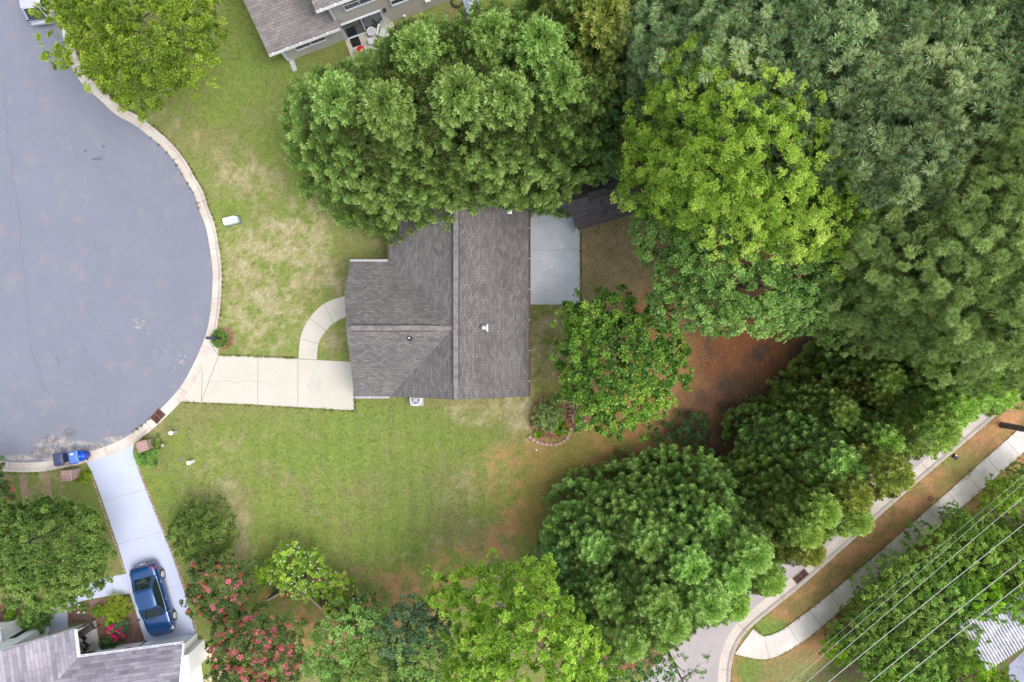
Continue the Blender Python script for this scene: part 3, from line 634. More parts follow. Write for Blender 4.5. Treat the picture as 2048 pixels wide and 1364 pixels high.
# ---------------------------------------------------------------- upper left house: low wing and two storey block
def solve_wall(px, py, O, ang, v0=0.0):
    """point of the vertical wall plane v=v0 seen at a photo pixel -> (u, z)"""
    ca, sa = math.cos(ang), math.sin(ang); dx, dy = (px - 1024) / FPX, (682 - py) / FPX
    vv = lambda t: -sa * (dx * t - O[0]) + ca * (dy * t - O[1]) - v0
    a = vv(0); b = vv(1) - a; t = -a / b
    return ca * (dx * t - O[0]) + sa * (dy * t - O[1]), CAM_H - t
def upper_left_house():
    shC = shingle_mat('shingle_weathered', (.205, .185, .185), (.265, .242, .24), (.13, .12, .12), .42, .17, patch=(.80, .79, .82))
    sid = siding_mat('grey_siding', (.50, .48, .46), (.30, .29, .28), .125)
    bluew = mat('white_trim_bluish', (.66, .69, .76), .5)
    ang = R(20.6); O = W(690, 80)
    h = thing('two_storey_house', 'grey sided two storey house with a low shingled wing at the top edge', 'house', (*O, 0), ang)
    L = 3.95
    # low wing
    zE, s = 2.55, .5
    mb = MB(); e0 = -L - .62
    mb.slab([(e0, -.42, zE), (.25, -.42, zE), (.25, 3.6, zE + 4.02 * s), (e0, 3.6, zE + 4.02 * s)], .14, (1, 0, 0))
    mb.slab([(e0, 3.6, zE + 4.02 * s), (.25, 3.6, zE + 4.02 * s), (.25, 7.6, zE), (e0, 7.6, zE)], .14, (1, 0, 0)); mb.build('roof', shC, h)
    # upper block roof
    zU = 5.35; U1 = 8.6
    mb = MB(); mb.slab([(-.62, -.42, zU), (U1 + .5, -.42, zU), (U1 + .5, 4.2, zU + 4.62 * s), (-.62, 4.2, zU + 4.62 * s)], .14, (1, 0, 0))
    mb.slab([(-.62, 4.2, zU + 4.62 * s), (U1 + .5, 4.2, zU + 4.62 * s), (U1 + .5, 8.8, zU), (-.62, 8.8, zU)], .14, (1, 0, 0)); mb.build('roof', shC, h)
    w = MB(); w.prism([(-L, 0), (0, 0), (0, 7.2), (-L, 7.2)], 0, zE + .02); w.add([(-L, 0, zE + .02), (-L, 7.2, zE + .02), (-L, 3.6, zE + 3.5 * s), (-L + .1, 0, zE + .02), (-L + .1, 7.2, zE + .02), (-L + .1, 3.6, zE + 3.5 * s)], [(0, 1, 2), (5, 4, 3), (0, 2, 5, 3), (1, 4, 5, 2)])
    w.prism([(0.003, -.003), (U1, -.003), (U1, 8.4), (0.003, 8.4)], 0, zU - .02)
    w.add([(0.003, 0, zU - .02), (0.003, 8.4, zU - .02), (0.003, 4.2, zU + 4.1 * s), (.1, 0, zU - .02), (.1, 8.4, zU - .02), (.1, 4.2, zU + 4.1 * s)], [(0, 1, 2), (5, 4, 3), (0, 2, 5, 3), (1, 4, 5, 2)])
    w.build('wall', sid, h)
    def gut(x0, x1, z):
        g = MB()
        for dy, dz, ww, hh, mi in ((-.05, 0, .02, .12, 0), (.05, 0, .02, .12, 0), (0, -.055, .085, .015, 1)): g.cur = mi; g.box(((x0 + x1) / 2, -.48 + dy, z + dz), (x1 - x0, ww, hh))
        g.cur = 0
        for k in range(int((x1 - x0) / .9)): g.box((x0 + .3 + k * .9, -.46, z + .07), (.05, .2, .02))
        g.build('gutter', [whitem, mat('gutter_inside', (.22, .22, .23), .8)], h)
    gut(e0, .15, zE - .06); gut(-.62, U1 + .4, zU - .06)
    d = MB(); d.box((-L + .12, -.06, zE / 2), (.10, .08, zE - .1)); d.tube((-L + .12, -.06, zE - .1), (-L + .1, -.42, zE - .12), .045, n=6); d.box((-L + .12, -.16, .1), (.10, .25, .08)); d.build('downspout', bluew, h)
    d = MB(); d.box((.10, -.06, (zU + 2.9) / 2), (.10, .08, zU - 3.0)); d.tube((.10, -.06, zU - .15), (.02, -.42, zU - .12), .045, n=6); d.build('downspout', bluew, h)
    for c_, d_ in (((-L, -.012, zE / 2), (.12, .03, zE - .05)), ((.05, -.02, zU / 2), (.12, .035, zU - .2))): cb = MB(); cb.box(c_, d_); cb.build('corner_trim', bluew, h)
    S = lambda px, py: solve_wall(px, py, O, ang)
    def win(a, b, **k):                                            # pixels of lower left and upper right corners on the wall
        (u0, z0), (u1, z1) = S(*a), S(*b)
        return window(h, ((u0 + u1) / 2, -.01, (z0 + z1) / 2), abs(u1 - u0), abs(z1 - z0), 0, fm=bluew, **k)
    u0, z0 = S(589, 94); u1, _ = S(649, 71)
    window(h, ((u0 + u1) / 2, -.01, 1.55), u1 - u0, 1.05, 0, mull=1, fm=bluew)
    u0, z0 = S(690, 21); window(h, (u0 + 1.0, -.01, z0 + .62), 1.95, 1.2, 0, mull=1, rows=1, fm=bluew)
    u0, z0 = S(782, 11); window(h, (u0 + .85, -.01, z0 + .62), 1.6, 1.2, 0, mull=1, rows=1, fm=bluew)
    (a0, za), (a1, zb) = S(694, 76), S(770, 46)
    window(h, ((a0 + a1) / 2, -.01, 1.07), a1 - a0, 2.0, 0, name='patio_door', mull=1, fm=bluew)
    m_ = MB(); u, z = S(769, 18); m_.box((u, -.08, z), (.16, .14, .28)); m_.build('wall_lamp', rubber, h)
    m_ = MB(); u, z = S(809, 31); m_.box((u, -.05, z), (.16, .1, .2)); m_.build('outlet_cover', whitem, h)
    m_ = MB(); u, z = S(855, 0); m_.box((u, -.07, z), (.35, .14, .16)); m_.build('vent_hood', whitem, h)
    # patio slab behind it
    sheet('patio_slab', [W(*p) for p in ((690, 80), (786, 44), (812, 118), (716, 150))], .05, mat('concrete_tan', (.50, .46, .39), .85, [(3, .45, .7, (.33, .28, .23), .8), (20, .4, .7, (.42, .38, .32), .4)]), thick=.07)
upper_left_house()
sb = thing('splash_block', 'grey concrete splash block below the corner downspout of the top house', 'splash block', W3(587, 131), R(-72))
m_ = MB(); m_.box((0, 0, .02), (.75, .30, .04)); 
for sg in (-1, 1): m_.box((0, sg * .14, .06), (.75, .035, .05))
m_.box((-.36, 0, .06), (.03, .28, .05)); m_.build('trough', mat('splash_grey', (.45, .47, .50), .8), sb)

def adirondack(px, py, rz, label, group='slatted lounge chairs on the small patio'):
    t = thing('patio_chair', label, 'chair', W3(px, py, .4)[:2] + (.05,), rz, group)
    m_ = mat('pale_resin', (.58, .60, .55), .5)
    s_ = MB()
    for k in range(6): s_.box((0, -.28 + k * .095, .38 - k * .012), (.55, .075, .02))
    s_.build('seat', m_, t)
    b = MB()
    for k in range(7):
        a = (k - 3) * .115; hgt = .75 - .05 * abs(k - 3)
        b.tube((a * .6, .24, .32), (a * 1.15, .24 + hgt * .62, .32 + hgt * .8), .032, .04, 4)
    b.build('backrest', m_, t)
    for sx in (-1, 1):
        a = MB(); a.box((sx * .36, 0, .58), (.13, .72, .025)); a.build('armrest', m_, t)
        for yy in (-.28, .3): l = MB(); l.box((sx * .31, yy, .29), (.05, .08, .56)); l.build('leg', m_, t)
    return t
adirondack(768, 64, R(-12), 'pale slatted lounge chair right of the round glass table')
adirondack(762, 98, R(200), 'pale slatted lounge chair at the edge of the conifers on the small patio')
t = thing('side_table', 'round glass side table with a white rim by the patio door', 'table', W3(743, 63, .5)[:2] + (.05,))
q = MB(); q.torus((0, 0, .5), .27, .022, 28, 6); q.build('rim', whitem, t)
q = MB(); q.lathe([(.255, .495), (.255, .505)], n=28); q.build('tabletop', mat('table_glass', (.42, .46, .48), .15, spec=.6), t)
for k in range(3): q = MB(); a = k * 2.094; q.tube((.24 * math.cos(a), .24 * math.sin(a), .49), (.20 * math.cos(a), .20 * math.sin(a), 0), .015, n=6); q.build('leg', whitem, t)
t = thing('sling_chair', 'light grey fabric sling chair with white frame beside the black mat', 'chair', W3(745, 83, .4)[:2] + (.05,), R(-160))
fab = mat('grey_fabric', (.58, .60, .66), .85, [(30, .4, .6, (.50, .52, .58), .5)])
q = MB(); q.box((0, 0, .40), (.46, .46, .02)); q.build('seat', fab, t)
q = MB(); q.box((0, .30, .68), (.46, .02, .58), rot=Matrix.Rotation(R(-18), 3, 'X')); q.build('backrest', fab, t)
for sx in (-1, 1):
    q = MB(); q.path([(sx * .25, -.24, 0), (sx * .25, -.22, .6), (sx * .25, .26, .62), (sx * .25, .36, .95)], .015); q.path([(sx * .25, .3, 0), (sx * .25, .26, .62)], .015); q.build('side_frame', whitem, t)
t = thing('storage_bench', 'pale grey slatted table against the conifers on the small patio', 'table', W3(738, 105, .6)[:2] + (.05,), R(20))
q = MB()
for k in range(7): q.box((-.36 + k * .12, 0, .60), (.105, .8, .03))
q.build('tabletop', mat('grey_slat', (.50, .51, .54), .7), t)
for sx in (-1, 1):
    for sy in (-1, 1): q = MB(); q.box((sx * .34, sy * .34, .29), (.05, .05, .58)); q.build('leg', whitem, t)
t = thing('kettle_grill', 'round red lidded grill beside the pale table', 'grill', W3(722, 100, .7)[:2] + (.05,))
redm = mat('red_enamel', (.62, .015, .03), .25, spec=.6, coat=.4)
q = MB(); q.lathe([(.08, .46), (.22, .52), (.26, .66)], n=24); q.build('bowl', rubber, t, smooth=True)
q = MB(); q.lathe([(.27, .67), (.24, .78), (.14, .86), (.03, .88)], n=24); l = q.build('lid', redm, t, smooth=True); q = MB(); q.box((0, 0, .90), (.14, .03, .03)); q.build('handle', rubber, l)
for k in range(3): q = MB(); a = k * 2.094; q.tube((.1 * math.cos(a), .1 * math.sin(a), .5), (.24 * math.cos(a), .24 * math.sin(a), 0), .014, n=6); q.build('leg', rubber, t)
t = thing('door_mat', 'black rectangular mat on the concrete outside the sliding door', 'mat', W3(710, 81, .05), R(20.6))
q = MB(); q.box((0, 0, .012), (.62, .80, .02))
for k in range(9): q.box((0, -.36 + k * .09, .026), (.56, .035, .008))
q.build('mat_surface', mat('mat_black', (.012, .012, .014), .9), t)
t = thing('hose_coil', 'black garden hose coiled on the grass by the square air conditioner', 'hose', W3(914, 4))
q = MB()
for k, r in enumerate((.42, .38, .40, .35)): q.torus((.02 * k, .015 * k, .02 + .03 * k), r, .02, 28, 5)
q.build('coil', rubber, t)

# ---------------------------------------------------------------- lower left house
def lower_left_house():
    shD = shingle_mat('shingle_grey_violet', (.20, .19, .225), (.31, .295, .345), (.16, .15, .18), 1.05, .21, patch=(.85, .85, .88), streak=.9)
    sid = siding_mat('white_siding', (.90, .90, .93), (.70, .71, .76), .14)
    wht = mat('white_trim', (.88, .89, .93), .45)
    ang = R(7.5); zE = 2.6; O = W(367, 1287, zE)
    h = thing('white_house', 'white sided house with grey violet shingles and porch in the lower left corner', 'house', (*O, 0), ang)
    X = lambda px, py, z: (lambda p: (math.cos(ang) * (p[0] - O[0]) + math.sin(ang) * (p[1] - O[1]), -math.sin(ang) * (p[0] - O[0]) + math.cos(ang) * (p[1] - O[1])))(W(px, py, z))
    s = .52
    # garage wing: eave along v=0, rising south
    L = 6.6; D = 3.9; zR = zE + D * s
    # porch wing: eave facing east at u=-6.55, rising west
    pu, pv = X(150, 1259, zE); W2 = 4.3; zP = zE + W2 * s
    mb = MB()
    mb.slab([(-L, 0, zE), (0, 0, zE), (0, -D, zR), (-L - D, -D, zR)], .14, (1, 0, 0))
    mb.slab([(-L - D, -D, zR), (0, -D, zR), (0, -2 * D, zE), (-L - D, -2 * D, zE)], .14, (1, 0, 0)); mb.build('roof', shD, h)
    mb = MB()
    mb.slab([(-L + .0, 0, zE), (-L + .0, pv, zE), (-L - W2, pv - .15, zP), (-L - W2, -W2, zP)], .14, (0, 1, 0))
    mb.slab([(-L - W2, pv - .15, zP), (-L - 2 * W2, pv - .15, zE), (-L - 2 * W2, -9, zE), (-L - W2, -9, zP)], .14, (0, 1, 0)); mb.build('roof', shD, h)
    # walls
    wy = -.48; ex = -.38
    w = MB(); w.prism([(-L - .2, wy), (ex, wy), (ex, -2 * D + .4), (-L - .2, -2 * D + .4)], 0, zE - .02)
    w.add([(ex, wy, zE - .02), (ex, -2 * D + .4, zE - .02), (ex, -D, zR - .25), (ex - .1, wy, zE - .02), (ex - .1, -2 * D + .4, zE - .02), (ex - .1, -D, zR - .25)], [(0, 1, 2), (5, 4, 3), (0, 2, 5, 3), (1, 4, 5, 2)])
    a, b = X(97, 1247, 0)
    w.prism([(-L - 2 * W2 + .4, b), (a, b), (a, wy - 1), (-L - 2 * W2 + .4, wy - 1)], 0, zE - .02)
    w.add([(-L - 2 * W2 + .4, b, zE - .02), (a, b, zE - .02), (a, b, zE + (-L - a) * s - .16), (-L - W2, b, zP - .16)] + [(-L - 2 * W2 + .4, b - .1, zE - .02), (a, b - .1, zE - .02), (a, b - .1, zE + (-L - a) * s - .16), (-L - W2, b - .1, zP - .16)], [(0, 1, 2, 3), (7, 6, 5, 4), (0, 3, 7, 4), (1, 5, 6, 2), (3, 2, 6, 7)])
    w.build('wall', sid, h)
    # low bay roof on the north wall
    q = MB(); q.slab([(a - 4.2, b + .75, 2.35), (a - 1.35, b + .75, 2.35), (a - 1.35, b - .02, 2.62), (a - 4.2, b - .02, 2.62)], .1, (1, 0, 0)); bay = q.build('bay_roof', shingle_mat('shingle_bay', (.14, .13, .14), (.20, .185, .19), (.09, .085, .09), .4, .17), h)
    q = MB(); q.box((a - 1.30, b + .36, 2.47), (.06, .82, .1)); q.box((a - 2.78, b + .80, 2.3), (2.95, .05, .11)); q.build('fascia', wht, bay)
    q = MB(); q.prism([(a - 4.1, b - .02), (a - 1.5, b - .02), (a - 1.7, b + .62), (a - 3.9, b + .62)], .4, 2.3); q.build('bay_wall', sid, h)
    # gutters
    g = MB()
    for dy, dz, ww, hh, mi in ((-.04, 0, .015, .12, 0), (.05, 0, .025, .12, 0), (0, -.055, .09, .015, 1)): g.cur = mi; g.box((-L / 2, .06 + dy, zE - .06 + dz), (L, ww, hh))
    g.cur = 0
    for k in range(6): g.box((-L + .6 + k * 1.1, .05, zE + .005), (.03, .12, .015))
    g.build('gutter', [wht, M['gutter_inside']], h)
    g = MB()
    for dx, dz, ww, hh, mi in ((-.04, 0, .015, .12, 0), (.05, 0, .025, .12, 0), (0, -.055, .09, .015, 1)): g.cur = mi; g.box((-L + .06 + dx, pv / 2, zE - .06 + dz), (ww, pv, hh))
    g.cur = 0
    for k in range(2): g.box((-L + .03, .4 + k * .8, zE + .005), (.12, .03, .015))
    g.build('gutter', [wht, M['gutter_inside']], h)
    q = MB(); q.slab([(-L - W2, pv - .13, zP + .02), (-L, pv + .02, zE + .02), (-L, pv + .05, zE - .16), (-L - W2, pv - .10, zP - .18)], .02, (1, 0, 0)); q.build('rake_board', wht, h); q = MB(); q.box((-.0, -D / 2, (zE + zR) / 2 - .06), (.05, D * math.sqrt(1 + s * s), .2), rot=Matrix.Rotation(-math.atan(s), 3, 'X')); q.build('rake_board', wht, h)
    q = MB(); q.box((ex - .02, wy + .05, 1.2), (.09, .08, 2.4)); q.build('downspout', wht, h)
    # garage door, shutters, window
    u0 = X(296, 1283, 0)[0]; u1 = X(384, 1269, 0)[0]
    q = MB(); q.box(((u0 + u1) / 2, wy + .02, 1.1), (u1 - u0, .06, 2.15))
    for z in (.55, 1.1, 1.65): q.box(((u0 + u1) / 2, wy + .055, z), (u1 - u0 - .1, .012, .03))
    q.build('garage_door', mat('garage_white', (.80, .82, .88), .4), h)
    q = MB(); q.box((u0 - .06, wy + .03, 1.15), (.05, .09, 2.3)); q.build('door_edge_strip', rubber, h)  # dark upright strip at the left edge of the garage door
    S = lambda px, py: solve_wall(px, py, (O[0] - math.sin(ang) * wy, O[1] + math.cos(ang) * wy), ang)
    for px, py in ((190, 1306), (257, 1297)):
        u, z = S(px, py); q = MB(); q.box((u, wy + .03, 1.5), (.36, .05, 1.25)); 
        for k in range(9): q.box((u, wy + .06, .95 + k * .14), (.30, .02, .05))
        q.build('shutter', rubber, h)
    ua, ub = S(190, 1306)[0], S(257, 1297)[0]; window(h, ((ua + ub) / 2, wy + .01, 1.5), abs(ub - ua) - .5, 1.2, R(180), fm=wht, mull=1)
    q = MB(); q.box((a - .95, b + .03, 1.35), (.4, .05, 1.3)); q.build('shutter', rubber, h); 
    # bump-out on the east wall with gable louvre
    q = MB(); q.prism([(ex, wy - .35), (ex + .42, wy - .35), (ex + .42, -2.1), (ex, -2.1)], 0, 2.35); q.build('chimney_chase', siding_mat('chase_siding', (.80, .80, .83), (.68, .68, .72), .2), h)
    q = MB(); q.box((ex + .04, -1.9, 3.0), (.05, .6, .5)); 
    q.build('louvre', mat('louvre_grey', (.32, .33, .36), .6), h)
    # porch floor and posts
    q = MB(); pr = [X(*p, 0) for p in ((98, 1262), (150, 1252), (192, 1240), (203, 1298), (160, 1303), (150, 1330), (98, 1330))]; q.prism(pr, .01, .16); q.build('porch_floor', mat('porch_concrete', (.50, .47, .44), .8, [(2, .4, .7, (.56, .55, .56), .6), (20, .4, .7, (.45, .42, .4), .4)]), h)
    q = MB(); q.box((-L - .75, pv - .55, 1.3), (.12, .12, 2.3)); q.build('post', wht, h)
    q = MB(); ua = X(187, 1243, .9); ub = X(150, 1262, .9); 
    return X
Xl = lower_left_house()
t = thing('porch_bench', 'dark brown slatted bench on the front porch of the white house', 'bench', W3(172, 1260, .5)[:2] + (.16,), R(33))
dkw = mat('dark_brown_wood', (.045, .032, .03), .5, [(9, .4, .7, (.08, .055, .05), .5)])
q = MB(); [q.box((0, -.18 + k * .11, .44), (1.35, .09, .03)) for k in range(4)]; q.build('seat', dkw, t)
q = MB(); [q.box((0, .27 + k * .03, .55 + k * .13), (1.35, .03, .10)) for k in range(4)]; q.build('backrest', dkw, t)
for sx in (-1, 1):
    q = MB(); q.box((sx * .68, .02, .62), (.07, .55, .04)); q.build('armrest', dkw, t)
    for yy in (-.22, .26): q = MB(); q.box((sx * .66, yy, .3), (.06, .06, .6)); q.build('leg', dkw, t)
t = thing('porch_chair', 'black metal porch chair with round cream cushion under the white house eave', 'chair', W3(170, 1291, .5)[:2] + (.16,), R(-40))
q = MB(); q.box((0, 0, .43), (.5, .5, .04)); q.build('seat', rubber, t)
q = MB(); [q.box((-.2 + k * .1, .27, .72), (.035, .03, .55)) for k in range(5)]; q.box((0, .27, .99), (.5, .04, .05)); q.build('backrest', rubber, t)
q = MB(); q.lathe([(.02, .46), (.16, .46), (.18, .49), (.15, .52), (.02, .53)], (-.05, -.02, 0), 18); q.build('cushion', mat('cream_cloth', (.55, .50, .38), .9), t)
for sx in (-1, 1):
    q = MB(); q.path([(sx * .27, -.22, .02), (sx * .27, -.22, .66), (sx * .27, .25, .68)], .02); q.build('armrest', rubber, t)
    for yy in (-.23, .24): q = MB(); q.tube((sx * .24, yy, .43), (sx * .25, yy, 0), .018, n=6); q.build('leg', rubber, t)
t = thing('porch_table', 'small round cream topped table beside the black porch chair', 'table', W3(161, 1281, .5)[:2] + (.16,))
q = MB(); q.lathe([(.24, .50), (.24, .53)], n=20); q.build('tabletop', mat('cream_top', (.58, .56, .50), .5), t)
q = MB(); q.tube((0, 0, 0), (0, 0, .5), .03, n=8); q.lathe([(.18, 0), (.16, .03)], n=14); q.build('pedestal', rubber, t)
t = thing('paving_pad', 'square tan paving stone with fallen petals beside the white gable wall', 'paving stone', W3(419, 1307), R(8))
q = MB(); q.box((0, 0, .03), (.85, .95, .06)); q.build('slab', mat('tan_stone', (.62, .48, .34), .85, [(6, .4, .7, (.54, .4, .28), .6)]), t, bevel=.015)
t = thing('downspout_extension', 'white downspout elbow lying across the tan paving stone', 'downspout', W3(407, 1306, .15)[:2] + (0,), R(12))
q = MB(); q.box((0, 0, .13), (.42, .09, .07)); q.build('pipe', white_plastic, t, bevel=.01)
t = thing('flagstones', 'broken tan flagstones at the bottom edge beside the white gable wall', 'flagstones', W3(432, 1352))
q = MB(); rr = random.Random(5)
for k in range(5):
    a0 = rr.uniform(0, 6); c = (rr.uniform(-.55, .55), rr.uniform(-.35, .3)); q.prism([(c[0] + rr.uniform(.2, .34) * math.cos(a0 + i * 1.05), c[1] + rr.uniform(.16, .28) * math.sin(a0 + i * 1.05)) for i in range(6)], 0, .04 + .006 * k)
q.build('stones', M['tan_stone'], t)
# brick edging along the neighbour's driveway
eb = mat('edge_brick', (.33, .19, .15), .9, [(3, .4, .6, (.42, .33, .28), .8)])
def edging(name, label, pts, group, step=.235):
    t = thing(name, label, 'edging', (*W(*pts[0]), 0), 0, group); O_ = np.array(W(*pts[0])); P = resample([W(*p) for p in catmull(pts, 6)], .05); rr = random.Random(len(pts)); q = MB(); acc = 0
    for i in range(1, len(P) - 1):
        acc += np.linalg.norm(P[i] - P[i - 1])
        if acc > step:
            acc = 0; d = P[i + 1] - P[i]; q.box((*(P[i] - O_), .03), (.19, .10, .07 + rr.uniform(-.01, .01)), math.atan2(d[1], d[0]) + rr.uniform(-.12, .12))
    q.build('brick_course', eb, t)
edging('brick_edging', 'row of small bricks along the right side of the long pale driveway', [(276, 925), (290, 966), (316, 1031), (346, 1105), (372, 1180), (388, 1240), (394, 1262)], 'brick edging of the long driveway')
edging('brick_edging', 'row of small bricks along the left side of the long pale driveway', [(180, 944), (192, 976), (211, 1031), (232, 1090), (250, 1144)], 'brick edging of the long driveway')
# brick wheel tracks in the lawn
trk = brick_mat('track_brick', (.42, .22, .19), (.32, .17, .14), (.22, .22, .10), .2, .09, ms=.02)
sheet('brick_track', [W(*p) for p in ((37, 945), (51, 945), (56, 975), (62, 1010), (46, 1010), (41, 975))], .012, trk)
sheet('brick_track', [W(*p) for p in ((84, 944), (98, 944), (103, 975), (108, 1010), (92, 1010), (88, 975))], .012, trk)
# metal ribbed roof building at the lower right and the paved yard beside it
def metal_building():
    ang = R(33.7); zt = 3.0; O = W(1982, 1337, zt)
    h = thing('metal_roof_building', 'building with white ribbed metal roof showing between the lower right trees', 'building', (*O, 0), ang)
    q = MB(); q.slab([(-.3, 0, zt), (9, 0, zt), (9, 3.5, zt + .35), (-.3, 3.5, zt + .35)], .06, (1, 0, 0)); rf = q.build('roof', mat('metal_grey', (.16, .16, .19), .6, [(1.1, .42, .62, (.34, .35, .39), .9, {'dist': .8})]), h)
    q = MB()
    for k in range(47): q.box((-.2 + k * .19, 1.75, zt + .20), (.05, 3.5, .06), rot=Matrix.Rotation(math.atan(.1), 3, 'X'))
    q.build('roof_ribs', mat('metal_white', (.56, .56, .62), .6), rf)
    q = MB(); q.prism([(0, .2), (9, .2), (9, 3.3), (0, 3.3)], 0, zt - .07); q.build('wall', siding_mat('barn_siding', (.4, .38, .36), (.28, .27, .26), .25), h)
metal_building()
sheet('yard_paving', [W(*p) for p in ((2016, 1364), (2018, 1330), (2060, 1290), (2300, 1150), (2300, 1500), (2016, 1500))], .01, mat('paving_blue', (.24, .25, .33), .9, [(8, .4, .7, (.30, .31, .39), .6)]))
# ---------------------------------------------------------------- cars
def car(name, label, loc, rz, paint, L=4.78, Wd=1.84, suv=False):
    t = thing(name, label, 'car', loc, rz)                         # local +x is the front
    hw = Wd / 2
    X = np.array([-.5, -.49, -.46, -.38, -.28, -.1, .1, .28, .38, .45, .485, .5]) * L
    wid = np.array([.70, .84, .93, .98, 1, 1, 1, .985, .95, .86, .72, .60])
    bz = np.array([.45, .34, .28, .24, .22, .22, .22, .22, .24, .27, .34, .42])
    if suv: tz = np.array([.80, .95, 1.02, 1.04, 1.05, 1.05, 1.04, 1.03, 1.0, .93, .82, .68])
    else: tz = np.array([.70, .93, 1.00, 1.01, .98, .95, .95, .92, .87, .79, .68, .56])
    prof = [(.90, 0), (1.0, .12), (1.0, .45), (.985, .72), (.93, .93), (.80, .99), (.45, 1.015), (0, 1.02)]
    b = MB(); n = len(prof) * 2 - 1
    for i in range(len(X)):
        row = []
        for s_ in (-1, 1):
            for (w_, h_) in (prof if s_ < 0 else prof[-2::-1]): row.append((X[i], s_ * hw * wid[i] * w_, bz[i] + (tz[i] - bz[i]) * h_))
        b.v += row
    for i in range(len(X) - 1):
        for k in range(n - 1):
            b.f.append([i * n + k, i * n + k + 1, (i + 1) * n + k + 1, (i + 1) * n + k]); b.mi.append(0); b.uv.append(None)
        b.f.append([i * n + n - 1, i * n, (i + 1) * n, (i + 1) * n + n - 1]); b.mi.append(0); b.uv.append(None)
    b.f += [list(range(n)), [(len(X) - 1) * n + k for k in range(n)][::-1]]; b.mi += [0, 0]; b.uv += [None, None]
    body = b.build('body', paint, t, smooth=True)
    sm = body.modifiers.new('s', 'SUBSURF'); sm.levels = sm.render_levels = 2
    # greenhouse: shell of glass with a painted roof panel and pillars
    zt = 1.66 if suv else 1.45; zb = (1.0 if suv else .93)
    xf, xft, xrt, xr_ = ((.24, .10, -.40, -.485) if suv else (.215, .065, -.20, -.365)); xf, xft, xrt, xr_ = [q * L for q in (xf, xft, xrt, xr_)]
    wb, wt = hw * .90, hw * .66
    g = MB(); B = [(xf, -wb * .86, zb), (xf, wb * .86, zb), (xr_, wb * .84, zb), (xr_, -wb * .84, zb)]
    mid = (xft + xrt) / 2
    ring_b = [(xf, -wb * .72, zb), (xf * .86, -wb * .97, zb), (mid, -wb * 1.0, zb), (xr_ * .9, -wb * .95, zb), (xr_, -wb * .74, zb), (xr_, wb * .74, zb), (xr_ * .9, wb * .95, zb), (mid, wb, zb), (xf * .86, wb * .97, zb), (xf, wb * .72, zb)]
    ring_t = [(xft, -wt * .80, zt - .05), (xft - .08, -wt, zt - .07), (mid, -wt * 1.04, zt - .02), (xrt + .08, -wt, zt - .05), (xrt, -wt * .84, zt - .05), (xrt, wt * .84, zt - .05), (xrt + .08, wt, zt - .05), (mid, wt * 1.04, zt - .02), (xft - .08, wt, zt - .07), (xft, wt * .80, zt - .05)]
    gl = mat('car_glass', (.012, .022, .022), .04, spec=1.0)
    g.add(ring_b + ring_t, [(i, (i + 1) % 10, 10 + (i + 1) % 10, 10 + i) for i in range(10)]); g.build('windows', gl, t)
    r = MB(); ins = [(x * .97 + mid * .03, y * .86, z + .035) for x, y, z in ring_t]; top = [(x * .8 + mid * .2, y * .45, z + .065) for x, y, z in ring_t]
    r.add([(x, y * 1.02, z - .01) for x, y, z in ring_t] + ins + top, [(i, (i + 1) % 10, 10 + (i + 1) % 10, 10 + i) for i in range(10)] + [(10 + i, 10 + (i + 1) % 10, 20 + (i + 1) % 10, 20 + i) for i in range(10)] + [tuple(range(20, 30))])
    r.build('roof', paint, t, smooth=True)
    p = MB()
    for i in (0, 3, 4, 5, 6, 9): p.tube(ring_b[i], ring_t[i], .04, .04, 5)
    for i in (1, 8): p.tube(ring_b[i], ring_t[i], .035, .035, 5)
    p.path([ring_t[i] for i in (0, 1, 2, 3, 4, 5, 6, 7, 8, 9, 0)], .035, 5); p.build('pillars', paint, t)
    ch = mat('chrome', (.7, .71, .73), .15, metallic=1.0)
    for s_ in (0, 5): c = MB(); c.path([ring_b[i + s_] for i in (1, 2, 3)], .016, 5); c.build('chrome_trim', ch, t)
    for sy in (-1, 1):
        for x in (.02, -.22): c = MB(); c.box((x * L, sy * hw * .995, .78), (.20, .03, .035)); c.build('door_handle', ch, t)
    w_ = MB()
    for sy in (-1, 1):
        for x in (.295, -.292):
            wh = MB(); cc = (x * L, sy * (hw - .12), .33)
            wh.tube((cc[0], cc[1] - sy * .1, .33), (cc[0], cc[1] + sy * .115, .33), .33, .32, 24); o = wh.build('wheel', rubber, t)
            rm = MB(); rm.tube((cc[0], cc[1] + sy * .112, .33), (cc[0], cc[1] + sy * .128, .33), .215, .205, 24)
            for k in range(7): a = k * 2 * math.pi / 7; rm.tube((cc[0] + .05 * math.cos(a), cc[1] + sy * .132, .33 + .05 * math.sin(a)), (cc[0] + .19 * math.cos(a), cc[1] + sy * .13, .33 + .19 * math.sin(a)), .022, .03, 5)
            rm.build('rim', mat('wheel_silver', (.60, .59, .55), .35, metallic=.5), o)
    for sy in (-1, 1):
        m_ = MB(); m_.lathe([(.02, -.05), (.09, -.04), (.10, .03), (.05, .07), (.01, .08)], (0, 0, 0), 10); m_.v = [(x * .7 + xf * .86 + .02, y * 1.2 + sy * (hw + .09), z + .98) for x, y, z in m_.v]; m_.build('wing_mirror', paint, t, smooth=True)
        hl = MB(); hl.add([(.465 * L, sy * hw * .50, .72), (.42 * L, sy * hw * .80, .80), (.385 * L, sy * hw * .955, .76), (.445 * L, sy * hw * .90, .60), (.482 * L, sy * hw * .62, .58)], [(0, 1, 2, 3, 4)]); hl.v = [(x + .012, y * 1.01, z + .02) for x, y, z in hl.v]
        hl.build('headlight', mat('lamp_clear', (.62, .64, .64), .15, spec=.8), t)
        tl = MB(); zz = 1.0 if not suv else 1.05
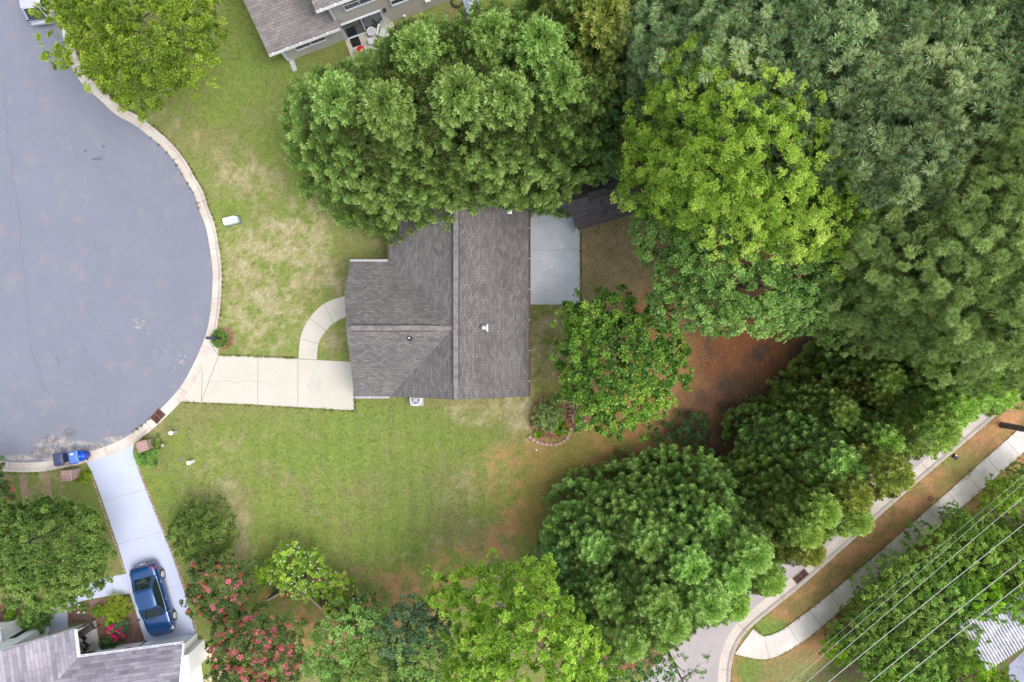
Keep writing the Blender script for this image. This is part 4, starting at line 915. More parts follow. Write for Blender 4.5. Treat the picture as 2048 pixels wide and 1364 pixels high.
        tl.add([(-.485 * L, sy * hw * .42, .93), (-.455 * L, sy * hw * .62, 1.00), (-.40 * L, sy * hw * .93, .93), (-.43 * L, sy * hw * .975, .74), (-.485 * L, sy * hw * .82, .70), (-.498 * L, sy * hw * .5, .76)], [(0, 1, 2, 3, 4, 5)]); tl.v = [(x - .015, y * 1.015, z + .022) for x, y, z in tl.v]
        tl.build('tail_light', mat('lamp_red', (.62, .03, .03), .2, spec=.8) if not suv else mat('lamp_pale', (.55, .5, .56), .2), t)
    lp = MB(); lp.box((-.505 * L, 0, .62), (.03, .38, .14)); lp.build('plate', white_plastic, t)
    if not suv:
        q = MB(); q.box((.24 * L, .0, .975), (.05, .75, .012), rot=Matrix.Rotation(R(10), 3, 'Y')); q.build('bonnet_vent', ch, t)
        q = MB()
        for sy in (-.2, .35): q.tube((xf + .03, sy, zb + .03), (xf * .72, sy + .42, zb + .22), .009, n=4)
        q.build('wipers', rubber, t)
    else:
        q = MB(); q.box((-.505 * L, 0, .50), (.10, Wd * .82, .22)); q.build('bumper', mat('bumper_silver', (.50, .51, .60), .35, metallic=.2), t, bevel=.04)
        q = MB(); q.box((-.50 * L, 0, 1.0), (.05, Wd * .80, .05)); q.build('tailgate_seam', rubber, t)
    return t
navy = mat('paint_blue', (.007, .055, .18), .22, metallic=.35, spec=.6, coat=.9)
silver = mat('paint_silver', (.52, .53, .66), .25, metallic=.3, spec=.6, coat=.6)
car('sedan', 'dark blue four door car parked nose down on the long pale driveway', (-23.22, -16.75, .014), R(-73.9), navy)
hx, hy = W(80, 40, .8); hd = R(97)
car('parked_van', 'silver family vehicle parked on the road, its rear showing past the upper left tree', (hx + math.cos(hd) * 2.3, hy + math.sin(hd) * 2.3, .004), hd, silver, 4.7, 1.85, suv=True)

# ---------------------------------------------------------------- wheelie bins
def bin_(px, py, label, col_, lidc, rz, open_=False):
    z = 1.05; x, y = W(px, py, z); t = thing('wheelie_bin', label, 'bin', (x, y, .01), rz, 'wheelie bins at the kerb')
    b = MB(); lo = [(-.23, -.26, .06), (.23, -.26, .06), (.23, .24, .06), (-.23, .24, .06)]; hi = [(-.29, -.36, .98), (.29, -.36, .98), (.29, .33, .98), (-.29, .33, .98)]
    b.add(lo + hi, [(3, 2, 1, 0), (4, 5, 6, 7), (0, 1, 5, 4), (1, 2, 6, 5), (2, 3, 7, 6), (3, 0, 4, 7)]); b.build('tub', col_, t, bevel=.03)
    l = MB()
    n = 8; rows = []
    for i in range(n + 1):
        yy = -.40 + .78 * i / n
        for j in range(7): xx = -.33 + .66 * j / 6; rows.append((xx, yy, 1.0 + .10 * (1 - (abs(xx) / .34) ** 3) * math.sin(math.pi * (i + .4) / (n + .8))))
    fs = [(i * 7 + j, i * 7 + j + 1, (i + 1) * 7 + j + 1, (i + 1) * 7 + j) for i in range(n) for j in range(6)]
    l.add(rows, fs); lid = l.build('lid', lidc, t, smooth=True); sd_ = lid.modifiers.new('s', 'SOLIDIFY'); sd_.thickness = .03
    h = MB(); h.tube((-.24, .41, .99), (.24, .41, .99), .02, n=6)
    for sx in (-.24, 0, .24): h.tube((sx, .41, .99), (sx, .33, .94), .018, n=5)
    h.build('handle', col_, t)
    for sx in (-1, 1): w_ = MB(); w_.tube((sx * .26, .27, .11), (sx * .31, .27, .11), .11, n=16); w_.build('wheel', rubber, t)
    return t
bin_(116, 919, 'dark navy wheelie bin with closed lid at the kerb', mat('bin_navy', (.035, .045, .09), .4), mat('bin_navy_lid', (.055, .07, .14), .35), R(188))
t = bin_(146, 915, 'bright blue recycling bin with white sticker standing right of the navy bin', mat('bin_blue', (.01, .07, .42), .4), mat('bin_blue_lid', (.10, .20, .58), .35), R(192))
q = MB(); q.box((.0, -.22, 1.105), (.17, .11, .006)); q.build('sticker', white_plastic, t)
t = thing('recycling_tote', 'rounded blue tub pressed against the right side of the recycling bin', 'tub', W3(163, 912, .6)[:2] + (.01,), R(12))
q = MB(); q.lathe([(.24, .0), (.30, .5), (.34, .60), (.30, .72), (.12, .80), (.02, .81)], n=20); q.build('tub', mat('bin_blue_deep', (.008, .065, .45), .35), t, smooth=True)
q = MB(); q.lathe([(.06, .80), (.06, .85), (.02, .86)], n=10); q.build('cap', mat('cap_pale', (.3, .42, .75), .4), t)

# ---------------------------------------------------------------- storm drains
def drain(px, py, rz, label, w, l):
    t = thing('storm_drain', label, 'drain', W3(px, py), rz, 'storm drain grates in the gutter')
    f = MB()
    for sy in (-1, 1): f.box((0, sy * w / 2, .03), (l, .05, .05))
    for sx in (-1, 1): f.box((sx * l / 2, 0, .03), (.05, w, .05))
    f.box((0, 0, .032), (.03, w, .045)); f.build('frame', mat('rust_frame', (.20, .13, .12), .8), t)
    g = MB()
    for k in range(17): g.box((-l / 2 + l * (k + .5) / 17, 0, .03), (.020, w - .04, .04))
    for sy in (-.25, .25): g.box((0, sy * w, .026), (l, .03, .03))
    g.build('grate', mat('rust', (.105, .045, .042), .8, [(8, .4, .6, (.18, .09, .07), .7)]), t)
    p = MB(); p.box((0, 0, .016), (l, w, .012)); p.build('pit', mat('pit_black', (.008, .006, .006), 1), t)
    return t
drain(316, 832, R(48), 'rusty storm drain grate in the cul-de-sac gutter below the driveway', .62, .82)
drain(1604, 1156, R(40), 'rusty storm drain grate beside the right hand street under the conifers', .78, 1.0)
# ---------------------------------------------------------------- mailbox, pillars, utility boxes
t = thing('mailbox', 'dark blue mailbox on a post in the round plant bed by the driveway', 'mailbox', (*W(445, 677), 0), R(176))
navym = mat('mailbox_navy', (.045, .05, .085), .4)
q = MB(); q.box((.05, 0, .5), (.10, .10, 1.0)); q.build('post', rubber, t, bevel=.01)
q = MB(); pr = [(-.09, 0), (.09, 0), (.09, .12)] + [(.09 * math.cos(a), .12 + .09 * math.sin(a)) for a in np.linspace(.3, math.pi - .3, 6)] + [(-.09, .12)]
n = len(pr); vs = [(x, y, 1.0 + z) for x in (.02, .56) for y, z in pr]; q.add(vs, [tuple(range(n)), tuple(range(2 * n - 1, n - 1, -1))] + [(i, (i + 1) % n, n + (i + 1) % n, n + i) for i in range(n)])
q.build('box', navym, t); q = MB(); q.box((.575, 0, 1.10), (.03, .19, .19)); q.build('door', mat('mailbox_face', (.09, .10, .14), .4), t, bevel=.01)
q = MB(); q.box((.30, .10, 1.17), (.16, .012, .03)); q.build('flag', mat('flag_grey', (.3, .3, .33), .4), t)
top_m = brick_mat('pillar_top_brick', (.34, .215, .19), (.27, .16, .14), (.52, .45, .42), .20, .07, ms=.02); side_m = brick_mat('pillar_side_brick', (.33, .165, .14), (.25, .12, .10), (.40, .30, .27), .2, .075, ms=.016)
def pillar(px, py, label, rz, hgt):
    x, y = W(px, py, hgt); t = thing('brick_pillar', label, 'brick pillar', (x, y, 0), rz, 'low brick pillars beside the long driveway')
    w_ = .60; q = MB(); q.box((0, 0, hgt / 2 - .04), (w_, w_, hgt - .08))
    q.v = list(q.v); o = q.build('shaft', side_m, t)
    m2, nt, p = nodes_of('pillar_side_%d' % px); br = nt.nodes.new('ShaderNodeTexBrick'); tc = nt.nodes.new('ShaderNodeTexCoord'); mp = nt.nodes.new('ShaderNodeMapping'); mp.inputs[2].default_value = (R(90), 0, R(0))
    sx = nt.nodes.new('ShaderNodeSeparateXYZ'); cx = nt.nodes.new('ShaderNodeCombineXYZ'); nt.links.new(tc.outputs['Object'], sx.inputs[0]); nt.links.new(mathn(nt, 'ADD', sx.outputs[0], sx.outputs[1]), cx.inputs[0]); nt.links.new(sx.outputs[2], cx.inputs[1]); nt.links.new(cx.outputs[0], br.inputs[0])
    br.inputs['Color1'].default_value = (.33, .165, .14, 1); br.inputs['Color2'].default_value = (.25, .12, .10, 1); br.inputs['Mortar'].default_value = (.42, .33, .30, 1); br.inputs['Scale'].default_value = 1; br.inputs['Mortar Size'].default_value = .016; br.inputs['Brick Width'].default_value = .2; br.inputs['Row Height'].default_value = .075
    nt.links.new(br.outputs[0], p.inputs['Base Color']); p.inputs['Roughness'].default_value = .9; o.data.materials[0] = m2
    q = MB()
    for i in range(3):                                             # basket weave cap
        for j in range(3):
            cx_, cy_ = (i - 1) * .22, (j - 1) * .22
            for k in (-1, 0, 1):
                if (i + j) % 2: q.box((cx_, cy_ + k * .068, hgt - .035), (.195, .055, .07))
                else: q.box((cx_ + k * .068, cy_, hgt - .035), (.055, .195, .07))
    q.build('cap_bricks', mat('cap_brick', (.36, .225, .20), .9, [(5, .4, .6, (.28, .16, .14), .8)]), t)
    q = MB(); q.box((0, 0, hgt - .055), (w_ + .06, w_ + .06, .05)); q.build('mortar_bed', mat('mortar', (.56, .50, .47), .9), t)
pillar(283, 893, 'brick pillar with woven brick cap on the right side of the long driveway', R(18), 1.25)
pillar(131, 952, 'brick pillar with woven brick cap on the left side of the long driveway', R(5), 1.25)
t = thing('transformer_box', 'pale mint green utility box standing on the lawn by the kerb', 'utility box', W3(460, 440, .5)[:2] + (0,), R(14))
mint = mat('mint_paint', (.62, .74, .70), .4)
q = MB(); q.box((.02, 0, .05), (1.02, .52, .1)); q.build('base', mat('box_base_green', (.10, .14, .13), .8), t)  # dark green base under the cabinet
q = MB(); q.box((-.06, 0, .32), (.84, .46, .5)); q.build('cabinet', mint, t, bevel=.07)
q = MB(); q.box((.40, 0, .26), (.12, .40, .38)); q.build('door', mat('mint_dark', (.50, .60, .60), .45), t, bevel=.04)
t = thing('vent_pipe', 'white capped pipe standing upright in the lawn left of the storm drain', 'pipe', W3(353, 863))
q = MB(); q.lathe([(.10, 0), (.10, .72), (.13, .74)], n=18); q.build('pipe', mat('pipe_grey', (.42, .43, .48), .5), t)
q = MB(); q.lathe([(.135, .70), (.135, .82), (.10, .86), (.02, .87)], n=18); q.build('cap', white_plastic, t)
t = thing('cable_pedestal', 'white rectangular cable post in the lawn right of the long driveway', 'utility post', W3(387, 922), R(5))
q = MB(); q.box((0, 0, .34), (.20, .20, .68)); q.build('housing', white_plastic, t, bevel=.03); q = MB(); q.box((0, 0, .70), (.24, .24, .08)); q.build('cap', white_plastic, t, bevel=.02)
t = thing('valve_cover', 'small dark grey valve cover set in the grass beside the white cable post', 'cover', W3(361, 919), R(-60))
q = MB(); q.box((0, 0, .015), (.26, .14, .03)); q.box((0, 0, .033), (.2, .08, .01)); q.build('lid', mat('cover_grey', (.16, .16, .18), .7), t)
t = thing('manhole_cover', 'round rusty brown cover in the clay verge beside the sidewalk', 'cover', W3(1862, 997))
q = MB(); q.lathe([(.19, .0), (.19, .03), (.15, .035), (.14, .028), (.02, .03)], n=20); q.build('lid', mat('cover_rust', (.16, .09, .06), .8), t)
t = thing('meter_box', 'small black open box lying on the verge near the utility pole', 'box', W3(1910, 914), R(-35))
q = MB(); q.box((0, 0, .03), (.36, .28, .06)); q.box((-.17, 0, .1), (.03, .28, .1)); q.box((.05, .0, .08), (.2, .2, .06)); q.build('casing', rubber, t); q = MB(); q.box((-.05, .10, .13), (.12, .06, .02)); q.build('label_plate', white_plastic, t)
# utility pole and overhead wires
polem = mat('pole_wood', (.085, .085, .07), .9, [(3, .4, .6, (.13, .12, .09), .6, {'stretch': (1, 1, .1)})])
px_, py_ = W(2004, 850); t = thing('utility_pole', 'dark wooden utility pole rising from the verge at the right edge', 'pole', (px_, py_, 0))
q = MB(); q.tube((0, 0, 0), (0, 0, 12), .20, .13, 14); q.build('shaft', polem, t)
q = MB(); q.box((0, 0, 11.2), (.12, 2.4, .12)); q.build('crossarm', polem, t)
q = MB(); q.tube((.0, -.19, .1), (.0, -.15, 6), .02, n=5); q.box((0, -.21, 1.7), (.03, .02, .25)); q.build('ground_wire', mat('zinc', (.5, .52, .5), .4), t)
wire_m = mat('wire_bare', (.50, .52, .50), .5); wire_b = mat('wire_black', (.03, .03, .035), .5)
for k, (a, b, z, r, lab) in enumerate((((1563, 1364), (2048, 948.6), 8.0, .005, 'thinnest overhead wire, nearest the sidewalk'), ((1582.7, 1364), (2048, 964), 8.6, .008, 'pale overhead wire second from the sidewalk'),
        ((1611.8, 1364), (2048, 991.6), 9.0, .012, 'pale overhead wire third from the sidewalk, running beside a black cable'), ((1654.7, 1364), (2048, 1046.6), 11.6, .014, 'bright overhead wire fourth from the sidewalk'),
        ((1738.6, 1364), (2048, 1114.4), 11.8, .015, 'bright overhead wire fifth from the sidewalk'), ((1794.7, 1364), (2048, 1161.8), 12.0, .015, 'bright overhead wire farthest from the sidewalk, crossing the metal roof'))):
    A, B = np.array(W3(*a, z)), np.array(W3(*b, z)); d = B - A
    t = thing('power_line', lab, 'wire', tuple(A - d * 1.6), 0, 'overhead wires across the lower right corner'); q = MB()
    tt = np.linspace(-1.6, 2.6, 25); q.path([tuple(A + d * u - (A - d * 1.6) + np.array((0, 0, .012 * ((u - .5) * 4) ** 2))) for u in tt], r, 6)
    q.build('strand', wire_m, t)
# fence in the lower middle, around the little garden
wood = mat('grey_wood', (.10, .085, .075), .9, [(4, .4, .7, (.17, .15, .13), .7)]); railm = mat('rail_pale', (.36, .31, .26), .8)
def fence(pa, pb, label, hgt=1.5):
    a, b = np.array(W(*pa, hgt)), np.array(W(*pb, hgt)); d = b - a; L = np.linalg.norm(d); rz = math.atan2(d[1], d[0])
    t = thing('picket_fence', label, 'fence', (*a, 0), rz, 'grey picket fence round the small garden')
    q = MB(); rr = random.Random(int(pa[0]))
    for k in range(int(L / .15)): q.box((.07 + k * .15, .03, hgt / 2 - .03 + rr.uniform(-.02, .01)), (.125, .02, hgt - .08))
    q.build('pickets', wood, t)
    q = MB(); q.box((L / 2, -.01, hgt), (L, .09, .04)); q.box((L / 2, -.02, .4), (L, .04, .09)); q.build('rail', railm, t)
    for k in range(int(L / 2.2) + 1): q = MB(); q.box((min(L, k * 2.2 + .05), -.05, hgt / 2), (.09, .09, hgt)); q.build('post', wood, t)
fence((530, 1203), (612, 1158), 'left run of grey picket fence ending in the crape myrtle blossoms'); fence((612, 1188), (674, 1246), 'right run of grey picket fence beside the bare clay garden')
t = thing('trellis', 'leaning grey wooden trellis among dead stalks inside the fence', 'trellis', W3(580, 1205))
q = MB(); q.tube((-.55, .1, .3), (.35, .35, .9), .02, n=5); q.tube((-.35, -.3, .2), (.5, -.15, .8), .018, n=5); q.tube((-.3, .3, .3), (-.2, -.35, .3), .015, n=5); q.build('bars', railm, t)
t = thing('kayak', 'red child sized kayak propped inside the picket fence corner', 'kayak', W3(573, 1190, .4)[:2] + (.02,), R(8))
q = MB(); n = 9; prof = [(-.55, .02), (-.42, .10), (-.2, .17), (0, .19), (.2, .17), (.42, .10), (.55, .02)]
for i, (x, w_) in enumerate(prof): q.v += [(x, w_ * math.cos(a), .28 + w_ * .9 * math.sin(a)) for a in np.linspace(0, 2 * math.pi, n, endpoint=False)]
for i in range(6):
    for k in range(n): q.f.append([i * n + k, i * n + (k + 1) % n, (i + 1) * n + (k + 1) % n, (i + 1) * n + k]); q.mi.append(0); q.uv.append(None)
q.build('hull', mat('red_plastic', (.50, .03, .04), .4), t, smooth=True); q = MB(); q.tube((-.4, .03, .44), (.4, -.03, .44), .018, n=5); q.build('deck_stripe', whitem, t)
# stone ring bed and brick fire pit by the magnolia
stm = mat('edge_stone', (.34, .205, .165), .9, [(2.2, .4, .62, (.44, .27, .22), .9), (9, .4, .7, (.25, .15, .12), .5)])
arc = catmull([(1058, 872), (1067, 880), (1078, 885.5), (1092, 888), (1105, 889), (1118, 887), (1129, 881), (1137, 873), (1140, 863), (1144, 852)], 6)
P = resample([W(*p) for p in arc], .02); O_ = P[0]; t = thing('stone_edging', 'curved row of pinkish edging stones round the planting bed beside the magnolia', 'edging', (*O_, 0))
acc = .2; rr = random.Random(8); k = 0
for i in range(1, len(P) - 1):
    acc += np.linalg.norm(P[i] - P[i - 1])
    if acc > .29:
        acc = 0; d = P[i + 1] - P[i]; q = MB(); q.box((*(P[i] - O_), .07), (.265, .23 + rr.uniform(-.02, .03), .14 + rr.uniform(-.01, .03)), math.atan2(d[1], d[0]) + rr.uniform(-.08, .08)); q.build('stone', stm, t, bevel=.025)
t = thing('fire_pit', 'round pit of tumbled brown bricks between the planting bed and the magnolia', 'fire pit', W3(1158, 836))
for k in range(12):
    a = k * math.pi / 6 + .1; q = MB(); q.box((.42 * math.cos(a), .42 * math.sin(a), .09 + rr.uniform(0, .05)), (.20, .17, .17), a + rr.uniform(-.15, .15) + math.pi / 2)
    q.build('stone', stm if k % 4 else mat('stone_dull', (.20, .13, .11), .9), t, bevel=.02)
q = MB()
for k in range(16): q.box((rr.uniform(-.28, .28), rr.uniform(-.28, .28), .04 + rr.uniform(0, .08)), (.22, .09, .07), rr.uniform(0, 3), Matrix.Rotation(rr.uniform(0, 3), 3, 'Z') @ Matrix.Rotation(rr.uniform(-.4, .4), 3, 'X'))
q.build('rubble', mat('rubble_brown', (.15, .075, .055), .9, [(6, .4, .6, (.27, .16, .13), .8)]), t)
t = thing('pale_stone', 'pale grey stone resting on the lower rim of the fire pit', 'stone', W3(1166, 846, .2)[:2] + (.16,), .7)
q = MB(); q.lathe([(.05, 0), (.14, .02), (.15, .08), (.10, .13), (.03, .15)], n=9); q.build('rock', mat('rock_pale', (.46, .45, .46), .8), t)
t = thing('stone_pile', 'heap of dark broken paving beside the fire pit under the magnolia edge', 'stones', W3(1142, 822))
q = MB()
for k in range(26): q.box((rr.uniform(-.22, .25), rr.uniform(-.5, .35), .05 + rr.uniform(0, .14)), (rr.uniform(.12, .3), rr.uniform(.08, .16), .07), rot=Matrix.Rotation(rr.uniform(0, 3), 3, 'Z') @ Matrix.Rotation(rr.uniform(-.5, .5), 3, 'X'))
q.build('rubble', mat('rubble_dark', (.13, .08, .065), .9, [(5, .4, .6, (.26, .17, .13), .8)]), t)
for (px, py, lab) in ((1073, 900, 'lone white golf ball sized stone on the lawn below the stone edging'), (446, 1, None)):
    if lab: t = thing('small_stone', lab, 'stone', W3(px, py)); q = MB(); q.lathe([(.03, 0), (.06, .02), (.055, .06), (.02, .08)], n=10); q.build('rock', whitem, t)
# ---------------------------------------------------------------- foliage kit: tufts of leaf-sized faces set on a crown of lobes
UP = np.array((0, 0, 1.0))
def unit(v): return v / np.maximum(np.linalg.norm(v, axis=-1, keepdims=True), 1e-9)
def leaves(base, d, n, l, w, droop=0.0):
    """kite shaped leaves: (K,4,3)"""
    d = unit(d); s = unit(np.cross(d, n)); l = np.asarray(l)[:, None]; w = np.asarray(w)[:, None]
    mid = base + d * l * .5 + unit(np.cross(s, d)) * l * .06
    tip = base + d * l - UP * l * droop
    return np.stack([base, mid + s * w * .5, tip, mid - s * w * .5], 1)
def tuft_broad(seed, K=9, l=.15, w=.075, spread=1.0):
    r = np.random.RandomState(seed); a = np.arange(K) * 2.4 + r.rand(K); el = r.uniform(.05, 1.1, K) * spread
    d = np.c_[np.cos(a) * np.cos(1.57 - el), np.sin(a) * np.cos(1.57 - el), np.sin(1.57 - el)]
    d = np.c_[np.cos(a) * np.sin(el + .35), np.sin(a) * np.sin(el + .35), np.cos(el + .35)]
    b = d * .02 + UP * r.uniform(-.05, .06, (K, 1)); n = np.tile(UP, (K, 1)) + r.normal(0, .35, (K, 3))
    return leaves(b, d, n, l * r.uniform(.7, 1.2, K), w * r.uniform(.8, 1.2, K), .12), r.uniform(-1, 1, K)
def tuft_needles(seed, K=34, l=.17, w=.016, up=.35, bud=True):
    r = np.random.RandomState(seed); a = r.rand(K) * 6.28; el = np.arccos(r.uniform(-.15, 1, K)) * 1.0
    d = np.c_[np.cos(a) * np.sin(el), np.sin(a) * np.sin(el), np.cos(el) + up * .3]
    q = leaves(d * .015, d, np.tile(UP, (K, 1)) + r.normal(0, .6, (K, 3)), l * r.uniform(.75, 1.1, K), np.full(K, w)); v = r.uniform(-1, 1, K)
    if bud:
        a = np.arange(4) * 1.57; d = np.c_[np.cos(a) * .5, np.sin(a) * .5, np.ones(4)]
        q = np.concatenate([q, leaves(np.tile((0, 0, .02), (4, 1)), d, np.tile(UP, (4, 1)), np.full(4, .11), np.full(4, .05))]); v = np.r_[v, np.full(4, 9.)]
    return q, v
def plume(seed, L=.85, wd=.42):
    """feathery conifer spray along +z: side sprigs of flat scale leaves"""
    r = np.random.RandomState(seed); Q = []; V = []
    n = 15
    for i in range(n):
        t = (i + .6) / n; reach = wd * math.sin(math.pi * min(1, t * .95 + .12)) ** .8 * (1.12 - t * .8)
        a = i * 2.4 + r.rand() * .6; o = np.array((math.cos(a), math.sin(a), 0)); ax = unit(o * 1.0 + UP * (.75 + t * .5)); b0 = np.array((0, 0, L * t * .8))
        k = 5; s = np.linspace(.15, 1, k); base = b0 + ax * reach * s[:, None]; side = unit(np.cross(ax, UP))
        for sg in (-1, 1):
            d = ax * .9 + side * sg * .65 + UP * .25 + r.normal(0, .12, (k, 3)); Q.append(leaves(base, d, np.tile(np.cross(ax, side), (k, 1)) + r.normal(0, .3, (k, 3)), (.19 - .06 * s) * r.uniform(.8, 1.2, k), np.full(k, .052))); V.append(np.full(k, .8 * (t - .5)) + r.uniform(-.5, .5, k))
    return np.concatenate(Q), np.concatenate(V)
def place(T, pos, axis, scale, rng):
    """set template quads T (K,4,3) at pos along axis with random roll -> (N*K*4,3)"""
    N = len(pos); z = unit(axis); h = np.where(np.abs(z[:, 2:3]) > .9, np.array([[1., 0, 0]]), np.array([[0, 0, 1.]])); x = unit(np.cross(h, z)); y = np.cross(z, x)
    a = rng.rand(N) * 6.283; c, s = np.cos(a)[:, None], np.sin(a)[:, None]; x, y = x * c + y * s, -x * s + y * c
    Mx = np.stack([x, y, z], 2) * scale[:, None, None]
    return (np.einsum('nij,kvj->nkvi', Mx, T) + pos[:, None, None, :])
def foliage_mesh(name, parts, m):
    """parts: list of (quads (n,4,3), rnd (n,))"""
    Q = np.concatenate([p[0].reshape(-1, 4, 3) for p in parts]).astype(np.float32); V = np.concatenate([p[1].ravel() for p in parts]).astype(np.float32)
    n = len(Q); me = bpy.data.meshes.new(name); me.vertices.add(n * 4); me.vertices.foreach_set('co', Q.ravel())
    me.loops.add(n * 4); me.loops.foreach_set('vertex_index', np.arange(n * 4, dtype=np.int32)); me.polygons.add(n); me.polygons.foreach_set('loop_start', np.arange(0, n * 4, 4, dtype=np.int32))
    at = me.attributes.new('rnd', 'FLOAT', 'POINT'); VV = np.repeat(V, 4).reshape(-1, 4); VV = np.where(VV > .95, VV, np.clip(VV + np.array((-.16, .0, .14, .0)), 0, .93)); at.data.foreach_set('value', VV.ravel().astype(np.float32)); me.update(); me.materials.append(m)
    return me
def fib(n, rng):
    i = np.arange(n) + rng.rand(); ph = i * 2.399963; z = 1 - 2 * (i % n + .5) / n; r_ = np.sqrt(np.maximum(0, 1 - z * z)); p = np.c_[np.cos(ph) * r_, np.sin(ph) * r_, z]
    return unit(p + rng.normal(0, .6 / math.sqrt(n), (n, 3)))
def crown_points(lobes, sp, rng, zmin=-.25, keep=1.0):
    """clump centres on the skin of a union of ellipsoid lobes (cx,cy,cz,rx,ry,rz)"""
    P, Nn, Lb = [], [], []
    for k, (cx, cy, cz, rx, ry, rz) in enumerate(lobes):
        area = 4 * math.pi * ((rx * ry) ** 1.6 / 3 + (rx * rz) ** 1.6 / 3 + (ry * rz) ** 1.6 / 3) ** (1 / 1.6)
        d = fib(max(8, int(area / sp ** 2)), rng); d = d[d[:, 2] > zmin]; d = d[rng.rand(len(d)) < keep]
        p = d * (rx, ry, rz) + (cx, cy, cz); nn = unit(d / (rx, ry, rz)); inside = np.zeros(len(p), bool)
        for j, (ax, ay, az, bx, by, bz) in enumerate(lobes):
            if j != k: inside |= (((p - (ax, ay, az)) / (bx, by, bz)) ** 2).sum(1) < .62
        P.append(p[~inside]); Nn.append(nn[~inside]); Lb.append(np.full((~inside).sum(), k))
    return np.concatenate(P), np.concatenate(Nn), np.concatenate(Lb)
def auto_lobes(R_, H, hb, rng, n=11, flat=.8, fill=.5):
    """rounded crown between heights hb and H"""
    out = [(0, 0, hb + (H - hb) * .45, R_ * .62, R_ * .62, (H - hb) * .45)]; a0 = rng.rand() * 6
    for k in range(n):
        a = a0 + k * 2.399; t = ((k + .5) / n); rr = R_ * (.30 + .38 * math.sqrt(t)) * rng.uniform(.85, 1.12); r_ = R_ * rng.uniform(.27, .42)
        out.append((rr * math.cos(a), rr * math.sin(a), hb + (H - hb) * (.92 - .62 * t ** 1.2) - r_ * .35 + rng.uniform(-.05, .05) * (H - hb), r_, r_ * rng.uniform(.85, 1.15), r_ * flat))
    return out
def crown_mesh(name, lobes, kind, m, seed, sp=.55, cr=.34, per=12, sc=1.0, keep=1.0, zmin=-.3, ragged=.35):
    rng = np.random.RandomState(seed); P, Nn, Lb = crown_points(lobes, sp, rng, zmin, keep)
    n = len(P); P = P + Nn * (rng.uniform(-ragged, ragged, (n, 1)) * cr * 2.2) + rng.normal(0, sp * .2, (n, 3))
    cv = rng.uniform(-1, 1, n); lv = rng.uniform(-1, 1, 200)[Lb % 200]
    parts = []; T = [kind(s) for s in range(4)]
    idx = np.repeat(np.arange(n), per); N = len(idx); d = unit(rng.normal(0, 1, (N, 3)) + Nn[idx] * 1.1 + UP * .7); rad = cr * rng.uniform(.35, 1.0, (N, 1))
    pos = P[idx] + d * rad * (1, 1, .8); ax = unit(d + Nn[idx] * .3 + UP * .55 + rng.normal(0, .25, (N, 3))); s_ = sc * rng.uniform(.75, 1.2, N)
    hgt = (d[:, 2] * rad[:, 0]) / cr
    for k in range(4):
        mk = np.arange(N) % 4 == k; q = place(T[k][0], pos[mk], ax[mk], s_[mk], rng); tv = T[k][1][None, :]
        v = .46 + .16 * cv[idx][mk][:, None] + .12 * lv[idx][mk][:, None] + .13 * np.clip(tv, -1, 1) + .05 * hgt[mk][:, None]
        v = np.clip(v + rng.normal(0, .05, v.shape), .02, .93); v = np.where(tv > 5, 1.0, v); parts.append((q, v))
    return foliage_mesh(name, parts, m)
